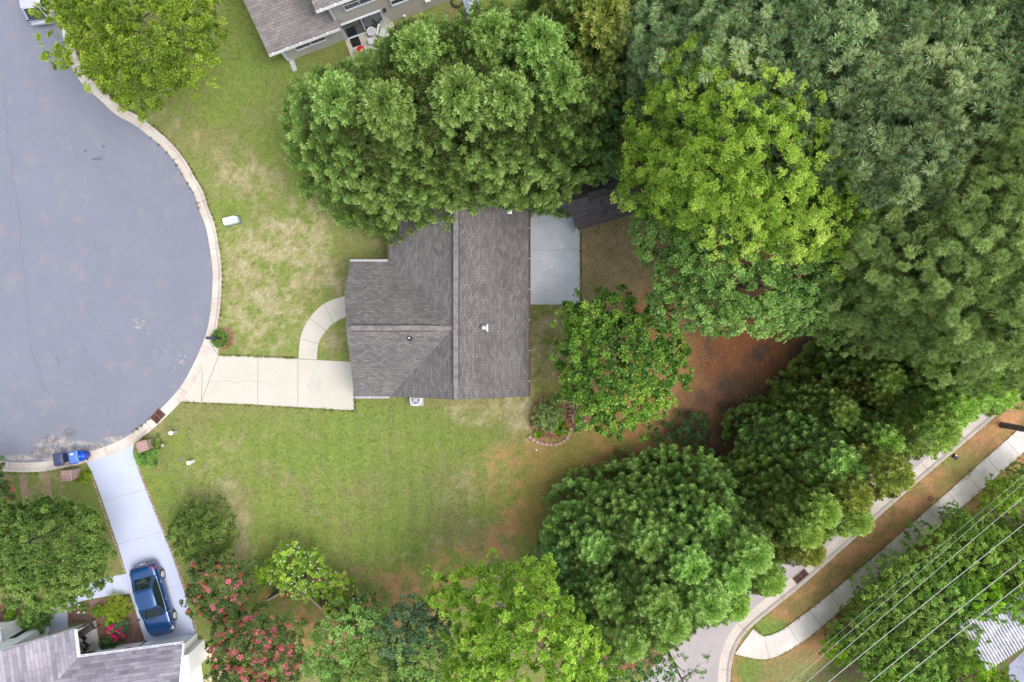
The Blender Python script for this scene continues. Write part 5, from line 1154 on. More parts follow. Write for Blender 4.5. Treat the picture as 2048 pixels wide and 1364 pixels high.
def cypress_mesh(name, m, seed, R_=3.6, H=13.0, sp=.55, power=(2.6, .68), zb=.6, lean=.55, psc=1.0, droop=0):
    """dense column of feathery plumes: cone profile, star of leaders on top"""
    rng = np.random.RandomState(seed); prof = lambda t: R_ * (np.maximum(0, 1 - t ** power[0])) ** power[1]
    tt = np.linspace(0, 1, 400); w = prof(tt) + .08; cum = np.cumsum(w); cum /= cum[-1]
    area = 2 * math.pi * w.mean() * math.hypot(H - zb, R_); n = int(area / sp ** 2)
    t = np.interp((np.arange(n) + .5) / n, cum, tt); a = np.arange(n) * 2.399963 + rng.normal(0, .12, n)
    bump = 1 + .17 * np.sin(a * 3 + rng.rand() * 6 + t * 7) + .12 * np.sin(a * 7 + t * 23 + rng.rand() * 6) + rng.normal(0, .045, n)
    r_ = prof(t) * bump; z = zb + (H - zb) * t + rng.normal(0, .12, n); o = np.c_[np.cos(a), np.sin(a), np.zeros(n)]
    pos = o * r_[:, None] + np.c_[np.zeros(n), np.zeros(n), z]; slope = (lean + .9 * t ** 2)[:, None]
    ax = unit(o + UP * slope + rng.normal(0, .22, (n, 3))); pos = pos - ax * .45
    sz = psc * rng.uniform(.75, 1.25, n) * (1.05 - .25 * t); cv = rng.uniform(-1, 1, n) + .9 * np.sin(a * 2 + z * .9)
    # leaders in a star round the tip
    m2 = 26; a2 = np.arange(m2) * 2.4; o2 = np.c_[np.cos(a2), np.sin(a2), np.zeros(m2)]; rr = np.linspace(.1, 1.0, m2)[:, None]
    pos = np.concatenate([pos, o2 * rr * .75 + UP * (H - .3 - rr * .9)]); ax = np.concatenate([ax, unit(o2 * (.5 + rr) + UP * 1.0)]); sz = np.r_[sz, psc * np.linspace(1.35, 1.1, m2)]; cv = np.r_[cv, np.full(m2, .35)]
    N = len(pos); parts = []
    for k in range(3):
        T, V = plume(seed * 3 + k); mk = np.arange(N) % 3 == k; q = place(T, pos[mk], ax[mk], sz[mk], rng)
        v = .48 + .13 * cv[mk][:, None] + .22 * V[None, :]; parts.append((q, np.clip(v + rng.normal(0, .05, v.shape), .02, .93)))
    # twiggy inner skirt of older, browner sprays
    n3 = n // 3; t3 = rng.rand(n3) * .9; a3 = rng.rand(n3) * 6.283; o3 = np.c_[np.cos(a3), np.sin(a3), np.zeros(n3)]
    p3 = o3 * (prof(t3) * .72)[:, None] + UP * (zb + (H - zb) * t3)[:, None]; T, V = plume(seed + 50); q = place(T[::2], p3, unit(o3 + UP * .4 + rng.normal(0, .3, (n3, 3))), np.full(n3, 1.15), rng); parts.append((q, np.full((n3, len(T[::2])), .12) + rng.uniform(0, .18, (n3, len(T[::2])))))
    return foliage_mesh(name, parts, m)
bark = mat('bark', (.15, .115, .09), .95, [(2, .4, .6, (.24, .20, .17), .7, {'stretch': (1, 1, .2)}), (14, .4, .6, (.09, .07, .055), .6)]); bark_grey = mat('bark_grey', (.36, .34, .31), .9, [(3, .4, .6, (.24, .22, .2), .7)]); twig = mat('twig_brown', (.17, .12, .10), .9)
def mesh_only(o):
    me = o.data; bpy.data.objects.remove(o); return me
def trunk_mesh(name, H, r, lobes, m, seed, lean=0):
    rng = random.Random(seed); q = MB(); n = 6; P = [Vector((0, 0, -.05))]
    for i in range(1, n + 1): P.append(Vector((rng.uniform(-.06, .06) * i * .4, rng.uniform(-.06, .06) * i * .4, H * .86 * i / n)))
    for i in range(n): q.tube(P[i], P[i + 1], r * (1 - .14 * i), r * (1 - .14 * (i + 1)), 8, False)
    for k, l in enumerate(lobes[:11]):
        i = min(n - 1, 1 + k % (n - 1)); b = P[i]; e = Vector(l[:3]); mid = (b + e) / 2 + Vector((0, 0, .25))
        q.tube(b, mid, r * .42, r * .26, 6, False); q.tube(mid, e, r * .26, r * .09, 5, False)
        for s in range(3):
            d = Vector((rng.uniform(-1, 1), rng.uniform(-1, 1), rng.uniform(0, .8))).normalized() * l[3] * .8; q.tube(mid.lerp(e, .6), e + d, r * .12, r * .04, 4, False)
    return mesh_only(q.build(name, m, None, smooth=True))
# leaf colours
LC = leaf_mat('leaf_cypress', [(0, (.07, .055, .03)), (.14, (.075, .095, .03)), (.38, (.165, .29, .065)), (.62, (.33, .49, .14)), (.92, (.55, .70, .28))], trans=0.36)
LC4 = leaf_mat('leaf_cypress_brightened', [(0, (.12, .09, .045)), (.14, (.13, .16, .05)), (.38, (.25, .42, .10)), (.62, (.46, .66, .19)), (.92, (.72, .85, .36))], trans=.40)  # cypress leaf copy, colour brightened to offset shade on the street row
LC2 = leaf_mat('leaf_cypress_blue', [(0, (.10, .08, .045)), (.14, (.11, .15, .05)), (.38, (.22, .39, .10)), (.62, (.42, .62, .19)), (.92, (.66, .82, .36))], trans=0.36)
LC3 = leaf_mat('leaf_cypress_gold', [(0, (.09, .055, .03)), (.14, (.10, .095, .03)), (.38, (.20, .27, .055)), (.62, (.40, .47, .12)), (.92, (.68, .64, .22))], trans=0.36)
LP = leaf_mat('needle_white_pine', [(0, (.025, .05, .03)), (.3, (.075, .14, .06)), (.6, (.28, .41, .18)), (.93, (.68, .78, .44)), (.955, (.42, .22, .07)), (1, (.50, .25, .07))], trans=0.28)
LL = leaf_mat('needle_loblolly', [(0, (.035, .055, .02)), (.3, (.12, .19, .05)), (.6, (.29, .41, .13)), (.93, (.55, .66, .28))], trans=0.33)
LY = leaf_mat('leaf_yellow_green', [(0, (.06, .11, .012)), (.3, (.17, .32, .04)), (.6, (.45, .66, .10)), (.93, (.86, .94, .36))], trans=0.50)
LG = leaf_mat('leaf_mid_green', [(0, (.04, .08, .022)), (.32, (.13, .26, .055)), (.6, (.27, .47, .12)), (.90, (.50, .70, .25)), (.94, (.78, .83, .62))], gloss=.4, spec=.5, trans=0.38)
LM = leaf_mat('leaf_magnolia', [(0, (.02, .05, .012)), (.32, (.07, .17, .025)), (.58, (.20, .37, .045)), (.93, (.58, .70, .13))], gloss=.3, spec=.6, trans=0.33)
LT = leaf_mat('leaf_fresh', [(0, (0.036, 0.072, 0.01)), (0.3, (0.12, 0.255, 0.018)), (0.6, (0.3, 0.525, 0.038)), (0.93, (0.63, 0.81, 0.12))], gloss=.4, spec=.4, trans=0.48)
LST = leaf_mat('leaf_street', [(0, (.04, .07, .012)), (.3, (.12, .22, .022)), (.6, (.33, .50, .05)), (.93, (.70, .82, .18))], gloss=.4, spec=.4, trans=.4)
LB = leaf_mat('leaf_tulip', [(0, (.05, .09, .015)), (.3, (.15, .28, .035)), (.6, (.38, .58, .08)), (.90, (.72, .88, .22)), (.97, (.85, .88, .55))], gloss=.4, spec=.4, trans=0.50)
LD = leaf_mat('leaf_dark', [(0, (.02, .055, .022)), (.35, (.06, .16, .05)), (.65, (.15, .32, .10)), (.93, (.30, .50, .18))], gloss=.4, spec=.4, trans=0.33)
LQ = leaf_mat('leaf_teal', [(0, (.025, .06, .03)), (.35, (.07, .15, .075)), (.65, (.15, .28, .14)), (.93, (.30, .45, .25))], gloss=.4, spec=.4, trans=0.28)
LO = leaf_mat('leaf_olive_hedge', [(0, (0.053, 0.079, 0.013)), (0.35, (0.198, 0.281, 0.025)), (0.65, (0.396, 0.511, 0.049)), (0.93, (0.66, 0.759, 0.116))], trans=0.38)
LS = leaf_mat('leaf_shrub', [(0, (.03, .065, .018)), (.35, (.10, .19, .04)), (.65, (.24, .37, .09)), (.93, (.50, .60, .20))], trans=0.38)
LCM = leaf_mat('leaf_myrtle', [(0, (.03, .06, .025)), (.35, (.08, .15, .05)), (.65, (.17, .27, .08)), (.93, (.36, .38, .14))], trans=0.38)
PK = leaf_mat('blossom_pink', [(0, (.34, .06, .10)), (.5, (.72, .19, .29)), (1, (.84, .40, .42))], trans=0.38); PK2 = leaf_mat('blossom_faded', [(0, (.42, .14, .09)), (1, (.60, .28, .16))], trans=0.38)
MG = leaf_mat('blossom_magenta', [(0, (.55, .01, .16)), (1, (.80, .03, .30))], trans=0.28); WF = leaf_mat('blossom_white', [(0, (.75, .75, .72)), (1, (.85, .85, .85))], trans=0.18)
B_ = lambda l, w, K=9: (lambda s: tuft_broad(s, K, l, w))
def put(kind_name, label, cat, x, y, crown_me, trunk_me, group=None, rz=0, sc=(1, 1, 1), extra=(), mat_over=None, crown_name='crown', trunk_name='trunk'):
    t = thing(kind_name, label, cat, (x, y, 0), rz, group, sc)
    o = link_mesh(crown_name, crown_me, t)
    if mat_over: o.material_slots[0].link = 'OBJECT'; o.material_slots[0].material = mat_over
    if trunk_me: link_mesh(trunk_name, trunk_me, t)
    for nm, me in extra: link_mesh(nm, me, t)
    return t
# ---------------- conifer screens
CY = [cypress_mesh('crown', LC, 11 + k) for k in range(3)]
CYN = [cypress_mesh('crown', LC, 31 + k, R_=2.9, H=11, power=(2.2, .75), psc=.95, sp=.52) for k in range(2)]
tr_c = trunk_mesh('trunk', 12, .22, [], bark, 1)
def conifer(px, py, z, r, label, group, m_=None, narrow=False, k=0, base=False):
    x, y = W(px, py, 0 if base else z); me = (CYN if narrow else CY)[k % (2 if narrow else 3)]; R0, H0 = (2.9, 11) if narrow else (3.6, 13)
    put('cypress_tree', label, 'tree', x, y, me, tr_c, group, (k * 2.1 + px * .01) % 6.28, (r / R0, r / R0, z / H0), mat_over=m_)
g1 = 'conifers in the dense screen north of the middle house'
for k, (px, py, z, r, lab) in enumerate((
    (672, 190, 12.2, 3.9, 'leftmost tall conifer of the screen, facing the open lawn'), (765, 205, 13.2, 3.9, 'tall conifer of the screen second from the lawn side'),
    (833, 88, 12.6, 3.6, 'pale tipped conifer nearest the small patio of the top house'), (915, 180, 13.6, 4.1, 'tall star topped conifer over the ridge line of the middle house roof'),
    (985, 62, 12.6, 3.5, 'conifer just below the square air conditioner at the top edge'), (1010, 185, 13.3, 4.0, 'conifer behind the right roof slope of the middle house'),
    (1080, 78, 13.6, 3.7, 'conifer in the upper row second from the bare gap'), (1122, 155, 13.3, 3.45, 'conifer whose skirt reaches the blue grey patio'),
    (1212, 28, 13.6, 3.9, 'yellowish tipped conifer at the top edge left of the pines'), (1200, 150, 11.5, 2.6, 'lower conifer hanging over the garden shed'), (1165, -40, 13.5, 3.6, 'conifer cut by the top edge between two others'), (790, 250, 11, 3.35, 'shorter conifer whose skirt overhangs the upper left corner of the middle house roof'))):
    conifer(px, py, z, r, lab, g1, LC3 if k == 8 else None, False, k)
g2 = 'conifers in the round clump below the red clay clearing'
for k, (px, py, z, r, lab) in enumerate((
    (1352, 974, 9.5, 2.6, 'topmost conifer of the round clump, nearest the clearing'), (1172, 1035, 7.5, 2.6, 'leftmost low conifer of the round clump'), (1245, 1008, 9.6, 2.7, 'rounded conifer inside the upper left of the clump'),
    (1300, 1030, 11, 3, 'conifer in the middle of the clump'), (1392, 1010, 11.3, 2.6, 'star topped conifer on the right flank of the clump'), (1180, 1098, 9.2, 2.5, 'conifer on the lower left flank of the clump beside the yellow green tree'),
    (1250, 1085, 11.2, 3, 'conifer with long pale sprays in the lower middle of the clump'), (1322, 1078, 11.8, 3.0, 'conifer near the storm drain side of the clump'), (1268, 1112, 11.6, 2.8, 'lowest conifer of the clump above the side street'), (1366, 1048, 10.8, 2.5, 'conifer on the right edge of the clump over the street'),
    (1208, 1150, 11, 2.5, 'conifer at the very bottom of the clump near the lower edge'))):
    conifer(px, py, z, r, lab, g2, LC2, k in (1, 4, 9), k + 1, True)
g3 = 'conifers along the right hand street'
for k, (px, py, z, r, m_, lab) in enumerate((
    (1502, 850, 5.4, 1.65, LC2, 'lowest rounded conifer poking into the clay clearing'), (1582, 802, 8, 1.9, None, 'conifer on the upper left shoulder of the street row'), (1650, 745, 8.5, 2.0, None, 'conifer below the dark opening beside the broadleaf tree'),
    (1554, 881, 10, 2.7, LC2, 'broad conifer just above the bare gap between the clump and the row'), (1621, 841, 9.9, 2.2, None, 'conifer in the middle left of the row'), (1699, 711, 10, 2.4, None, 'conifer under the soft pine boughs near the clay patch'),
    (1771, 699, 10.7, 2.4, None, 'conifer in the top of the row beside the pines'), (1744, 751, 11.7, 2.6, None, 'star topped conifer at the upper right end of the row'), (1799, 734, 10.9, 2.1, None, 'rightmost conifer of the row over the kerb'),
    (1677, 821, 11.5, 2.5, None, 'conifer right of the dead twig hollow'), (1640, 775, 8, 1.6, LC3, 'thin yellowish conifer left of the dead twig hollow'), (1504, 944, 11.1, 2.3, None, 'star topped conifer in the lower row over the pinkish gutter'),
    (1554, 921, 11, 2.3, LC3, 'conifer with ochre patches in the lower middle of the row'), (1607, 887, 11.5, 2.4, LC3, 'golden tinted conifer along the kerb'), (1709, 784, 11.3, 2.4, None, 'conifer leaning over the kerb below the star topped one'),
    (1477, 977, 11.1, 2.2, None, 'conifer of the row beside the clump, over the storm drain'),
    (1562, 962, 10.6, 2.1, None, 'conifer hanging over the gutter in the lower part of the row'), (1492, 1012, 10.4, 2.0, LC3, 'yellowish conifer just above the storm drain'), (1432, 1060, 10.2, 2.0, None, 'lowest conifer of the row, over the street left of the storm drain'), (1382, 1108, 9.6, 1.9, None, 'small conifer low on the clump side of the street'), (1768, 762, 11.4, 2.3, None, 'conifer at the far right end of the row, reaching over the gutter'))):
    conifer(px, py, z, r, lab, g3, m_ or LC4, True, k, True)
# dead twiggy thickets in the hollows
def twigs(px, py, z, r, label, n=260, seed=0):
    rng = random.Random(seed); t = thing('dead_shrub', label, 'shrub', (*W(px, py, z * .5), 0), 0, 'grey leafless thickets among the conifers'); q = MB()
    for k in range(n):
        a = rng.uniform(0, 6.28); d = rng.uniform(0, r); p = Vector((d * math.cos(a), d * math.sin(a), rng.uniform(.1, z))); v = Vector((rng.uniform(-1, 1), rng.uniform(-1, 1), rng.uniform(-.1, .6))) * rng.uniform(.3, .9); q.tube(p, p + v, rng.uniform(.008, .02), .005, 3, False)
    q.build('branches', bark_grey, t)
twigs(1715, 845, 5, 1.5, 'grey leafless thicket in the hollow near the road row centre', 420, 1); twigs(1560, 965, 3, 1.6, 'grey leafless thicket in the gap between conifer clump and row', 420, 2); twigs(1530, 1050, 3.5, 1.2, 'grey twigs deep in the narrow dark gap over the street', 220, 3); twigs(1225, 1215, 3, 1.3, 'brown grey twigs between the yellow green tree and the conifer clump', 260, 4)
# ---------------- white pines, upper right
wp = lambda s: tuft_needles(s, 44, .30, .030, .4, True)
def pine_lobes(rng, R_, H, hb, n=17): return auto_lobes(R_, H, hb, rng, n, .62)
WPL = [pine_lobes(np.random.RandomState(71 + k), 5.0, 17, 7) for k in range(2)]
WP = [crown_mesh('crown', WPL[k], wp, LP, 81 + k, sp=.60, cr=.46, per=4, sc=1.1, ragged=.5) for k in range(2)]
trp = trunk_mesh('trunk', 16, .3, WPL[0], bark, 5)
g = 'blue green pines in the upper right corner'
for k, (px, py, z, r, lab) in enumerate(((1400, 60, 15.5, 3.9, 'leftmost blue green pine, above the yellow green tree'), (1560, 90, 18, 4.6, 'blue green pine second from the left at the top edge'), (1740, 60, 18.5, 4.8, 'blue green pine at the top edge with bare branches on its right'), (1650, 240, 17.5, 4.4, 'blue green pine just right of the yellow green tree'),
    (1830, 225, 19, 4.8, 'largest blue green pine near the right edge'), (1975, 60, 18, 4.6, 'blue green pine in the top right corner'), (1790, 340, 16.5, 3.9, 'lowest blue green pine above the soft olive pines'), (1500, -30, 16, 4.0, 'blue green pine mostly cut by the top edge'), (1990, 250, 17, 4.0, 'hazy blue green pine cut by the right edge'))):
    x, y = W(px, py, z - 2); put('pine_tree', lab, 'tree', x, y, WP[k % 2], trp, g, k * 1.7, (r / 5, r / 5, z / 17))
# ---------------- soft olive pines, right edge
lob = lambda s: tuft_needles(s, 46, .22, .020, .1, False)
LLb = [pine_lobes(np.random.RandomState(91 + k), 4.6, 19, 9, 15) for k in range(2)]
LLm = [crown_mesh('crown', LLb[k], lob, LL, 95 + k, sp=.62, cr=.36, per=6, sc=1.2, ragged=.6) for k in range(2)]
g = 'soft olive green pines at the right edge'
for k, (px, py, z, r, lab) in enumerate(((1850, 480, 18, 4.2, 'olive pine left of its group beside the broadleaf tree'), (1980, 400, 19, 4.3, 'olive pine high on the right edge'), (1990, 560, 20, 4.2, 'tall olive pine in the middle of the right edge'), (2050, 640, 18, 3.3, 'olive pine cut by the right edge above the street'), (1760, 600, 13, 3.0, 'smaller olive pine reaching toward the clay clearing'), (1900, 600, 15, 3.2, 'olive pine behind the clay patch'), (2085, 735, 13, 1.9, 'low olive pine bough overhanging the street at the right edge'))):
    x, y = W(px, py, z - 3); put('pine_tree', lab, 'tree', x, y, LLm[k % 2], trp, g, k * 2.3, (r / 4.6, r / 4.6, z / 19))
# ---------------- broadleaf trees with their own lobes
def px_lobes(base, items):
    """items: (px, py, z, r_m[, rz]) seen lobes -> lobes local to base"""
    out = []
    for it in items:
        x, y = W(it[0], it[1], it[2]); out.append((x - base[0], y - base[1], it[2], it[3], it[3], it[4] if len(it) > 4 else it[3] * .75))
    return out
def special(kind_name, label, base_px, items, tuft, m, seed, H, tr=.2, bk=None, extra=(), cat='tree', group=None, cname='crown', **kw):
    base = W(*base_px); L = px_lobes(base, items); me = crown_mesh('crown', L, tuft, m, seed, **kw)
    tm = None
    if tr: tm = trunk_mesh('trunk', H, tr, L, bk or bark, seed)
    t = put(kind_name, label, cat, *base, me, tm, group, crown_name=cname, extra=extra); return t, L
special('oak_tree', 'large bright yellow green tree between the conifer screen and the blue green pines', (1330, 430), [
    (1430, 130, 15, 1.1), (1400, 170, 14.5, 1.2), (1455, 190, 15.5, 1.3), (1500, 165, 15, .9), (1350, 200, 13.5, 1.2), (1370, 250, 13.5, 1.3), (1310, 260, 12, 1.1), (1460, 250, 16, 1.4), (1530, 230, 16, 1.5), (1580, 290, 16.5, 1.5), (1520, 320, 17, 1.6), (1440, 330, 16.5, 1.6), (1330, 310, 12.5, 1.3), (1370, 360, 13.5, 1.4),
    (1290, 370, 10.5, 1.2), (1460, 400, 15, 1.6), (1550, 380, 16, 1.5), (1620, 330, 15.5, 1.2), (1640, 390, 15.5, 1.3), (1590, 440, 15, 1.4), (1660, 450, 14.5, 1.2), (1690, 490, 14, .9), (1530, 450, 13.5, 1.3), (1720, 370, 14, 1.0), (1780, 385, 14, .9), (1755, 400, 13.5, .8), (1700, 430, 14, 1.0), (1735, 345, 13, .6), (1800, 375, 13.5, .4), (1610, 250, 15, .9), (1262, 372, 10, .6), (1395, 420, 12, 1.2), (1345, 140, 12, .7), (1290, 300, 11, .9)],
    B_(.13, .042, 12), LY, 201, 14, .26, bark_grey, sp=.50, cr=.36, per=15, ragged=.85)
special('maple_tree', 'big mid green tree with glossy leaves under the yellow green one, above the clay clearing', (1420, 590), [
    (1340, 470, 9.5, 1.5), (1370, 540, 9.5, 1.6), (1350, 600, 8.5, 1.2), (1430, 500, 11.5, 1.8), (1440, 570, 10.5, 1.7), (1420, 620, 9, 1.2), (1500, 540, 12, 1.9), (1510, 600, 10.5, 1.4), (1570, 500, 12.5, 1.9), (1580, 570, 11.5, 1.6), (1640, 520, 12, 1.7), (1650, 580, 11, 1.3), (1590, 620, 9.5, 1.2), (1700, 540, 11.5, 1.3), (1420, 430, 11, 1.6), (1540, 440, 12, 1.6), (1680, 620, 9.5, 1.0), (1330, 430, 9, 1.2), (1480, 470, 12, 1.5), (1720, 500, 11, 1.1)],
    B_(.145, .08, 10), LG, 202, 9, .2, sp=.47, cr=.34, per=15, ragged=.5)
special('woodland_tree', 'dark green tree in shade between the conifer screen and the yellow green tree', (1235, 330), [(1250, 170, 9, 1.6), (1260, 240, 8.5, 1.6), (1250, 310, 8, 1.5), (1290, 200, 9.5, 1.4), (1300, 130, 10, 1.5), (1270, 90, 10, 1.4), (1320, 60, 9, 1.4), (1310, 380, 8, 1.2), (1345, 300, 8, 1.5), (1310, 425, 5.0, .8)],
    B_(.14, .07, 9), LD, 203, 9, .2, sp=.62, cr=.40, per=11, ragged=.6)
special('magnolia_tree', 'dark glossy tree with yellowish new leaves between the house and the clay clearing', (1225, 715), [
    (1240, 720, 7, 1.6), (1190, 700, 6.3, 1.3), (1180, 640, 5.2, 1.0), (1230, 620, 5.4, 1.0), (1200, 770, 6.2, 1.4), (1260, 790, 6.2, 1.4), (1300, 740, 6.2, 1.3), (1290, 670, 5.8, 1.2), (1240, 670, 6.4, 1.2), (1150, 760, 4.6, .8), (1160, 690, 4.8, .8), (1180, 820, 4.8, .9), (1230, 840, 4.8, .8), (1310, 800, 5, .9), (1340, 700, 4.6, .8), (1360, 740, 4.2, .5, .3), (1140, 640, 4.4, .6), (1320, 630, 4.4, .6), (1120, 730, 4, .35, .2), (1375, 768, 4, .3, .2), (1275, 850, 4, .4, .3), (1130, 790, 4, .4, .3), (1370, 700, 4, .4, .3), (1145, 610, 4.2, .35, .25), (1205, 602, 4.2, .35, .25), (1120, 700, 4, .3, .2)],
    B_(.17, .075, 9), LM, 204, 6, .17, sp=.42, cr=.27, per=12, ragged=.6, keep=.95)
special('street_tree', 'fresh yellow green tree overhanging the road in the upper left corner', (300, 110), [
    (280, 60, 8.5, 1.9), (200, 40, 7.5, 1.5), (220, 110, 7.5, 1.4), (300, 120, 8, 1.6), (360, 60, 7.5, 1.5), (380, 120, 6.5, 1.2), (290, 10, 8, 1.8), (360, -10, 7.5, 1.6), (160, 30, 6, 1.1), (150, -10, 6.5, 1.2), (250, 165, 6, 1.0), (300, 180, 5.8, .9), (200, 140, 5.8, .8), (140, 100, 5.2, .7), (105, 100, 5, .4, .3), (115, 130, 5, .35, .25), (160, 125, 5.2, .5), (400, 30, 6, 1.0), (425, 60, 5.5, .5), (405, 95, 5.4, .5), (350, 160, 5.6, .6), (280, 205, 5.2, .5), (245, 205, 5, .35), (110, 15, 5.5, .7), (220, -10, 7, 1.5), (385, 165, 5, .35)],
    B_(.16, .06, 10), LST, 205, 7.5, .15, sp=.46, cr=.29, per=12, ragged=.75)
special('tulip_tree', 'bright yellow green tree with pale branches at the bottom edge', (1030, 1150), [
    (1050, 1180, 9, 1.4), (1000, 1210, 9, 1.5), (1070, 1240, 11, 1.6), (1010, 1280, 10.5, 1.6), (1080, 1310, 11.5, 1.6), (1150, 1290, 10, 1.3), (960, 1310, 9, 1.3), (1010, 1350, 10.5, 1.5), (1130, 1360, 10.5, 1.5), (940, 1170, 6.5, 1.1), (890, 1180, 5.5, .9), (1060, 1150, 7, .9), (1120, 1240, 8, 1.0), (940, 1240, 7.5, 1.0), (1180, 1340, 8.5, 1.1), (980, 1150, 6.5, .7), (870, 1200, 5.2, .5), (920, 1345, 8, .8), (1060, 1380, 11, 1.5)],
    B_(.17, .11, 8), LB, 206, 9.5, .2, bark_grey, sp=.52, cr=.34, per=12, ragged=.7, keep=.9)
special('woodland_tree', 'dark green tree filling the gap between the yellow green tree and the conifer clump', (1140, 1120), [(1130, 1130, 5, 1.1), (1180, 1180, 6, 1.3), (1140, 1200, 6, 1.1), (1200, 1260, 6, 1.3), (1240, 1310, 6.5, 1.3), (1100, 1110, 4, .8), (1290, 1350, 6.5, 1.2), (1240, 1370, 6, 1.2)], B_(.14, .08, 9), LD, 207, 6, .14, sp=.58, cr=.38, per=11, ragged=.6)
special('young_tree', 'thin pale green tree tips over the street at the bottom edge', (1330, 1290), [(1330, 1330, 8, .9), (1370, 1345, 8, .7), (1295, 1310, 7.5, .8), (1400, 1325, 7, .4)], B_(.12, .05, 9), LS, 221, 8, .1, sp=.6, cr=.34, per=9, ragged=.8, keep=.6)
BT = 'rounded trees along the bottom edge'
special('woodland_tree', 'mid green tree right of the garden fence at the bottom edge', (700, 1220), [(700, 1265, 5.5, 1.3), (660, 1300, 5, 1.2), (740, 1250, 5, .8), (690, 1320, 5.5, 1.2), (650, 1340, 4.5, .8)], B_(.16, .07, 9), LG, 208, 5.5, .14, group=BT, sp=.5, cr=.34, per=11, ragged=.5)
special('woodland_tree', 'bluish dark tree with a pointed top under the tulip tree', (830, 1210), [(820, 1240, 5.8, 1.1), (850, 1215, 4.4, .5), (800, 1225, 4.4, .4), (790, 1270, 5.5, 1.1), (860, 1265, 5.2, 1.0), (810, 1310, 5, 1.0), (885, 1240, 4, .5)], B_(.15, .06, 9), LQ, 209, 5.8, .14, group=BT, sp=.48, cr=.30, per=11, ragged=.7)
special('woodland_tree', 'yellowish green small tree low on the bottom edge between two darker ones', (740, 1270), [(740, 1320, 5.5, 1.1), (760, 1290, 5, .8), (700, 1350, 5, 1.0), (780, 1345, 5.5, 1.1)], B_(.13, .05, 10), LS, 210, 5.5, .12, group=BT, sp=.48, cr=.32, per=12, ragged=.5)
special('woodland_tree', 'round mid green tree at the bottom edge left of the tulip tree', (840, 1270), [(850, 1310, 5.5, 1.3), (890, 1300, 5, .8), (830, 1355, 5.5, 1.2), (880, 1360, 5, 1.0), (770, 1375, 4.8, 1.0)], B_(.15, .08, 9), LG, 211, 5.5, .14, group=BT, sp=.5, cr=.34, per=11, ragged=.5)
t, _ = special('ornamental_tree', 'round leafy green tree at the left edge above the white house', (120, 1055), [
    (95, 1090, 5.8, 1.9), (40, 1075, 5, 1.4), (140, 1065, 5, 1.3), (60, 1130, 5, 1.5), (140, 1130, 5, 1.4), (170, 1090, 4.6, 1.1), (95, 1040, 4.6, 1.2), (10, 1110, 4.4, 1.2), (100, 1170, 4.4, 1.2), (160, 1160, 4, .9), (195, 1110, 3.8, .7), (40, 1180, 3.8, .8), (180, 1045, 3.8, .6), (60, 1030, 3.8, .6), (130, 1195, 3.4, .5), (20, 1040, 4.2, .9), (205, 1150, 3.2, .45), (150, 1200, 3.2, .4)],
    B_(.15, .075, 9), LS, 213, 5, .12, sp=.38, cr=.26, per=13, ragged=.45)
# crape myrtles with blossoms
def blossoms(L, m, seed, n, r=.21, sc=.75, zlo=.1, name='blossoms', K=40):
    rng = np.random.RandomState(seed); P, Nn, _ = crown_points(L, .35, rng, zlo); i = rng.choice(len(P), min(n, len(P)), False); P = P[i] + Nn[i] * .15; idx = np.repeat(np.arange(len(P)), K); N = len(idx)
    sz = rng.uniform(.5, 1.3, len(P))[idx][:, None]; d = rng.normal(0, 1, (N, 3)); d = unit(d) * rng.rand(N, 1) ** .5 * r * sz; T, V = tuft_broad(seed, 4, .09, .07); q = place(T, P[idx] + d, unit(d + UP * .6), np.full(N, sc), rng)
    return foliage_mesh(name, [(q, np.clip(rng.rand(N, 1) * .9 + .1 * V[None], 0, 1))], m)
def myrtle(label, base, items, seed, H, np_, nf):
    b = W(*base); L = px_lobes(b, items)
    special('crape_myrtle', label, base, items, B_(.14, .06, 10), LCM, seed, H, .07, bark_grey, [('blossoms', blossoms(L, PK, seed, np_)), ('faded_blossoms', blossoms(L, PK2, seed + 1, nf, .14))], group='pink flowering crape myrtles', sp=.36, cr=.28, per=13, ragged=.7, keep=.95)
myrtle('crape myrtle with coral pink heads right of the long driveway', (470, 1150), [(450, 1160, 3.4, 1.2), (410, 1170, 3.2, .8), (480, 1150, 3.2, .7), (440, 1210, 3.2, .9), (400, 1210, 3, .6), (470, 1200, 3.2, .6), (430, 1130, 2.8, .6), (405, 1140, 2.8, .5)], 301, 3, 26, 50)
myrtle('tall crape myrtle dense with pink heads beside the white gable wall', (540, 1240), [(520, 1270, 4.4, 1.2), (470, 1270, 4.2, .9), (560, 1280, 4.4, 1.0), (500, 1310, 4.4, 1.2), (550, 1330, 4.4, 1.1), (460, 1300, 4, .9), (500, 1350, 4.2, 1.1), (580, 1310, 4, .7), (450, 1340, 4, .7)], 303, 4, 90, 70)
myrtle('crape myrtle poking in at the left edge above the brick tracks', (20, 950), [(-20, 960, 3, .8), (5, 985, 2.6, .4), (0, 925, 3, .3), (-10, 1010, 2.5, .6), (22, 972, 2.6, .2)], 305, 3, 26, 4)
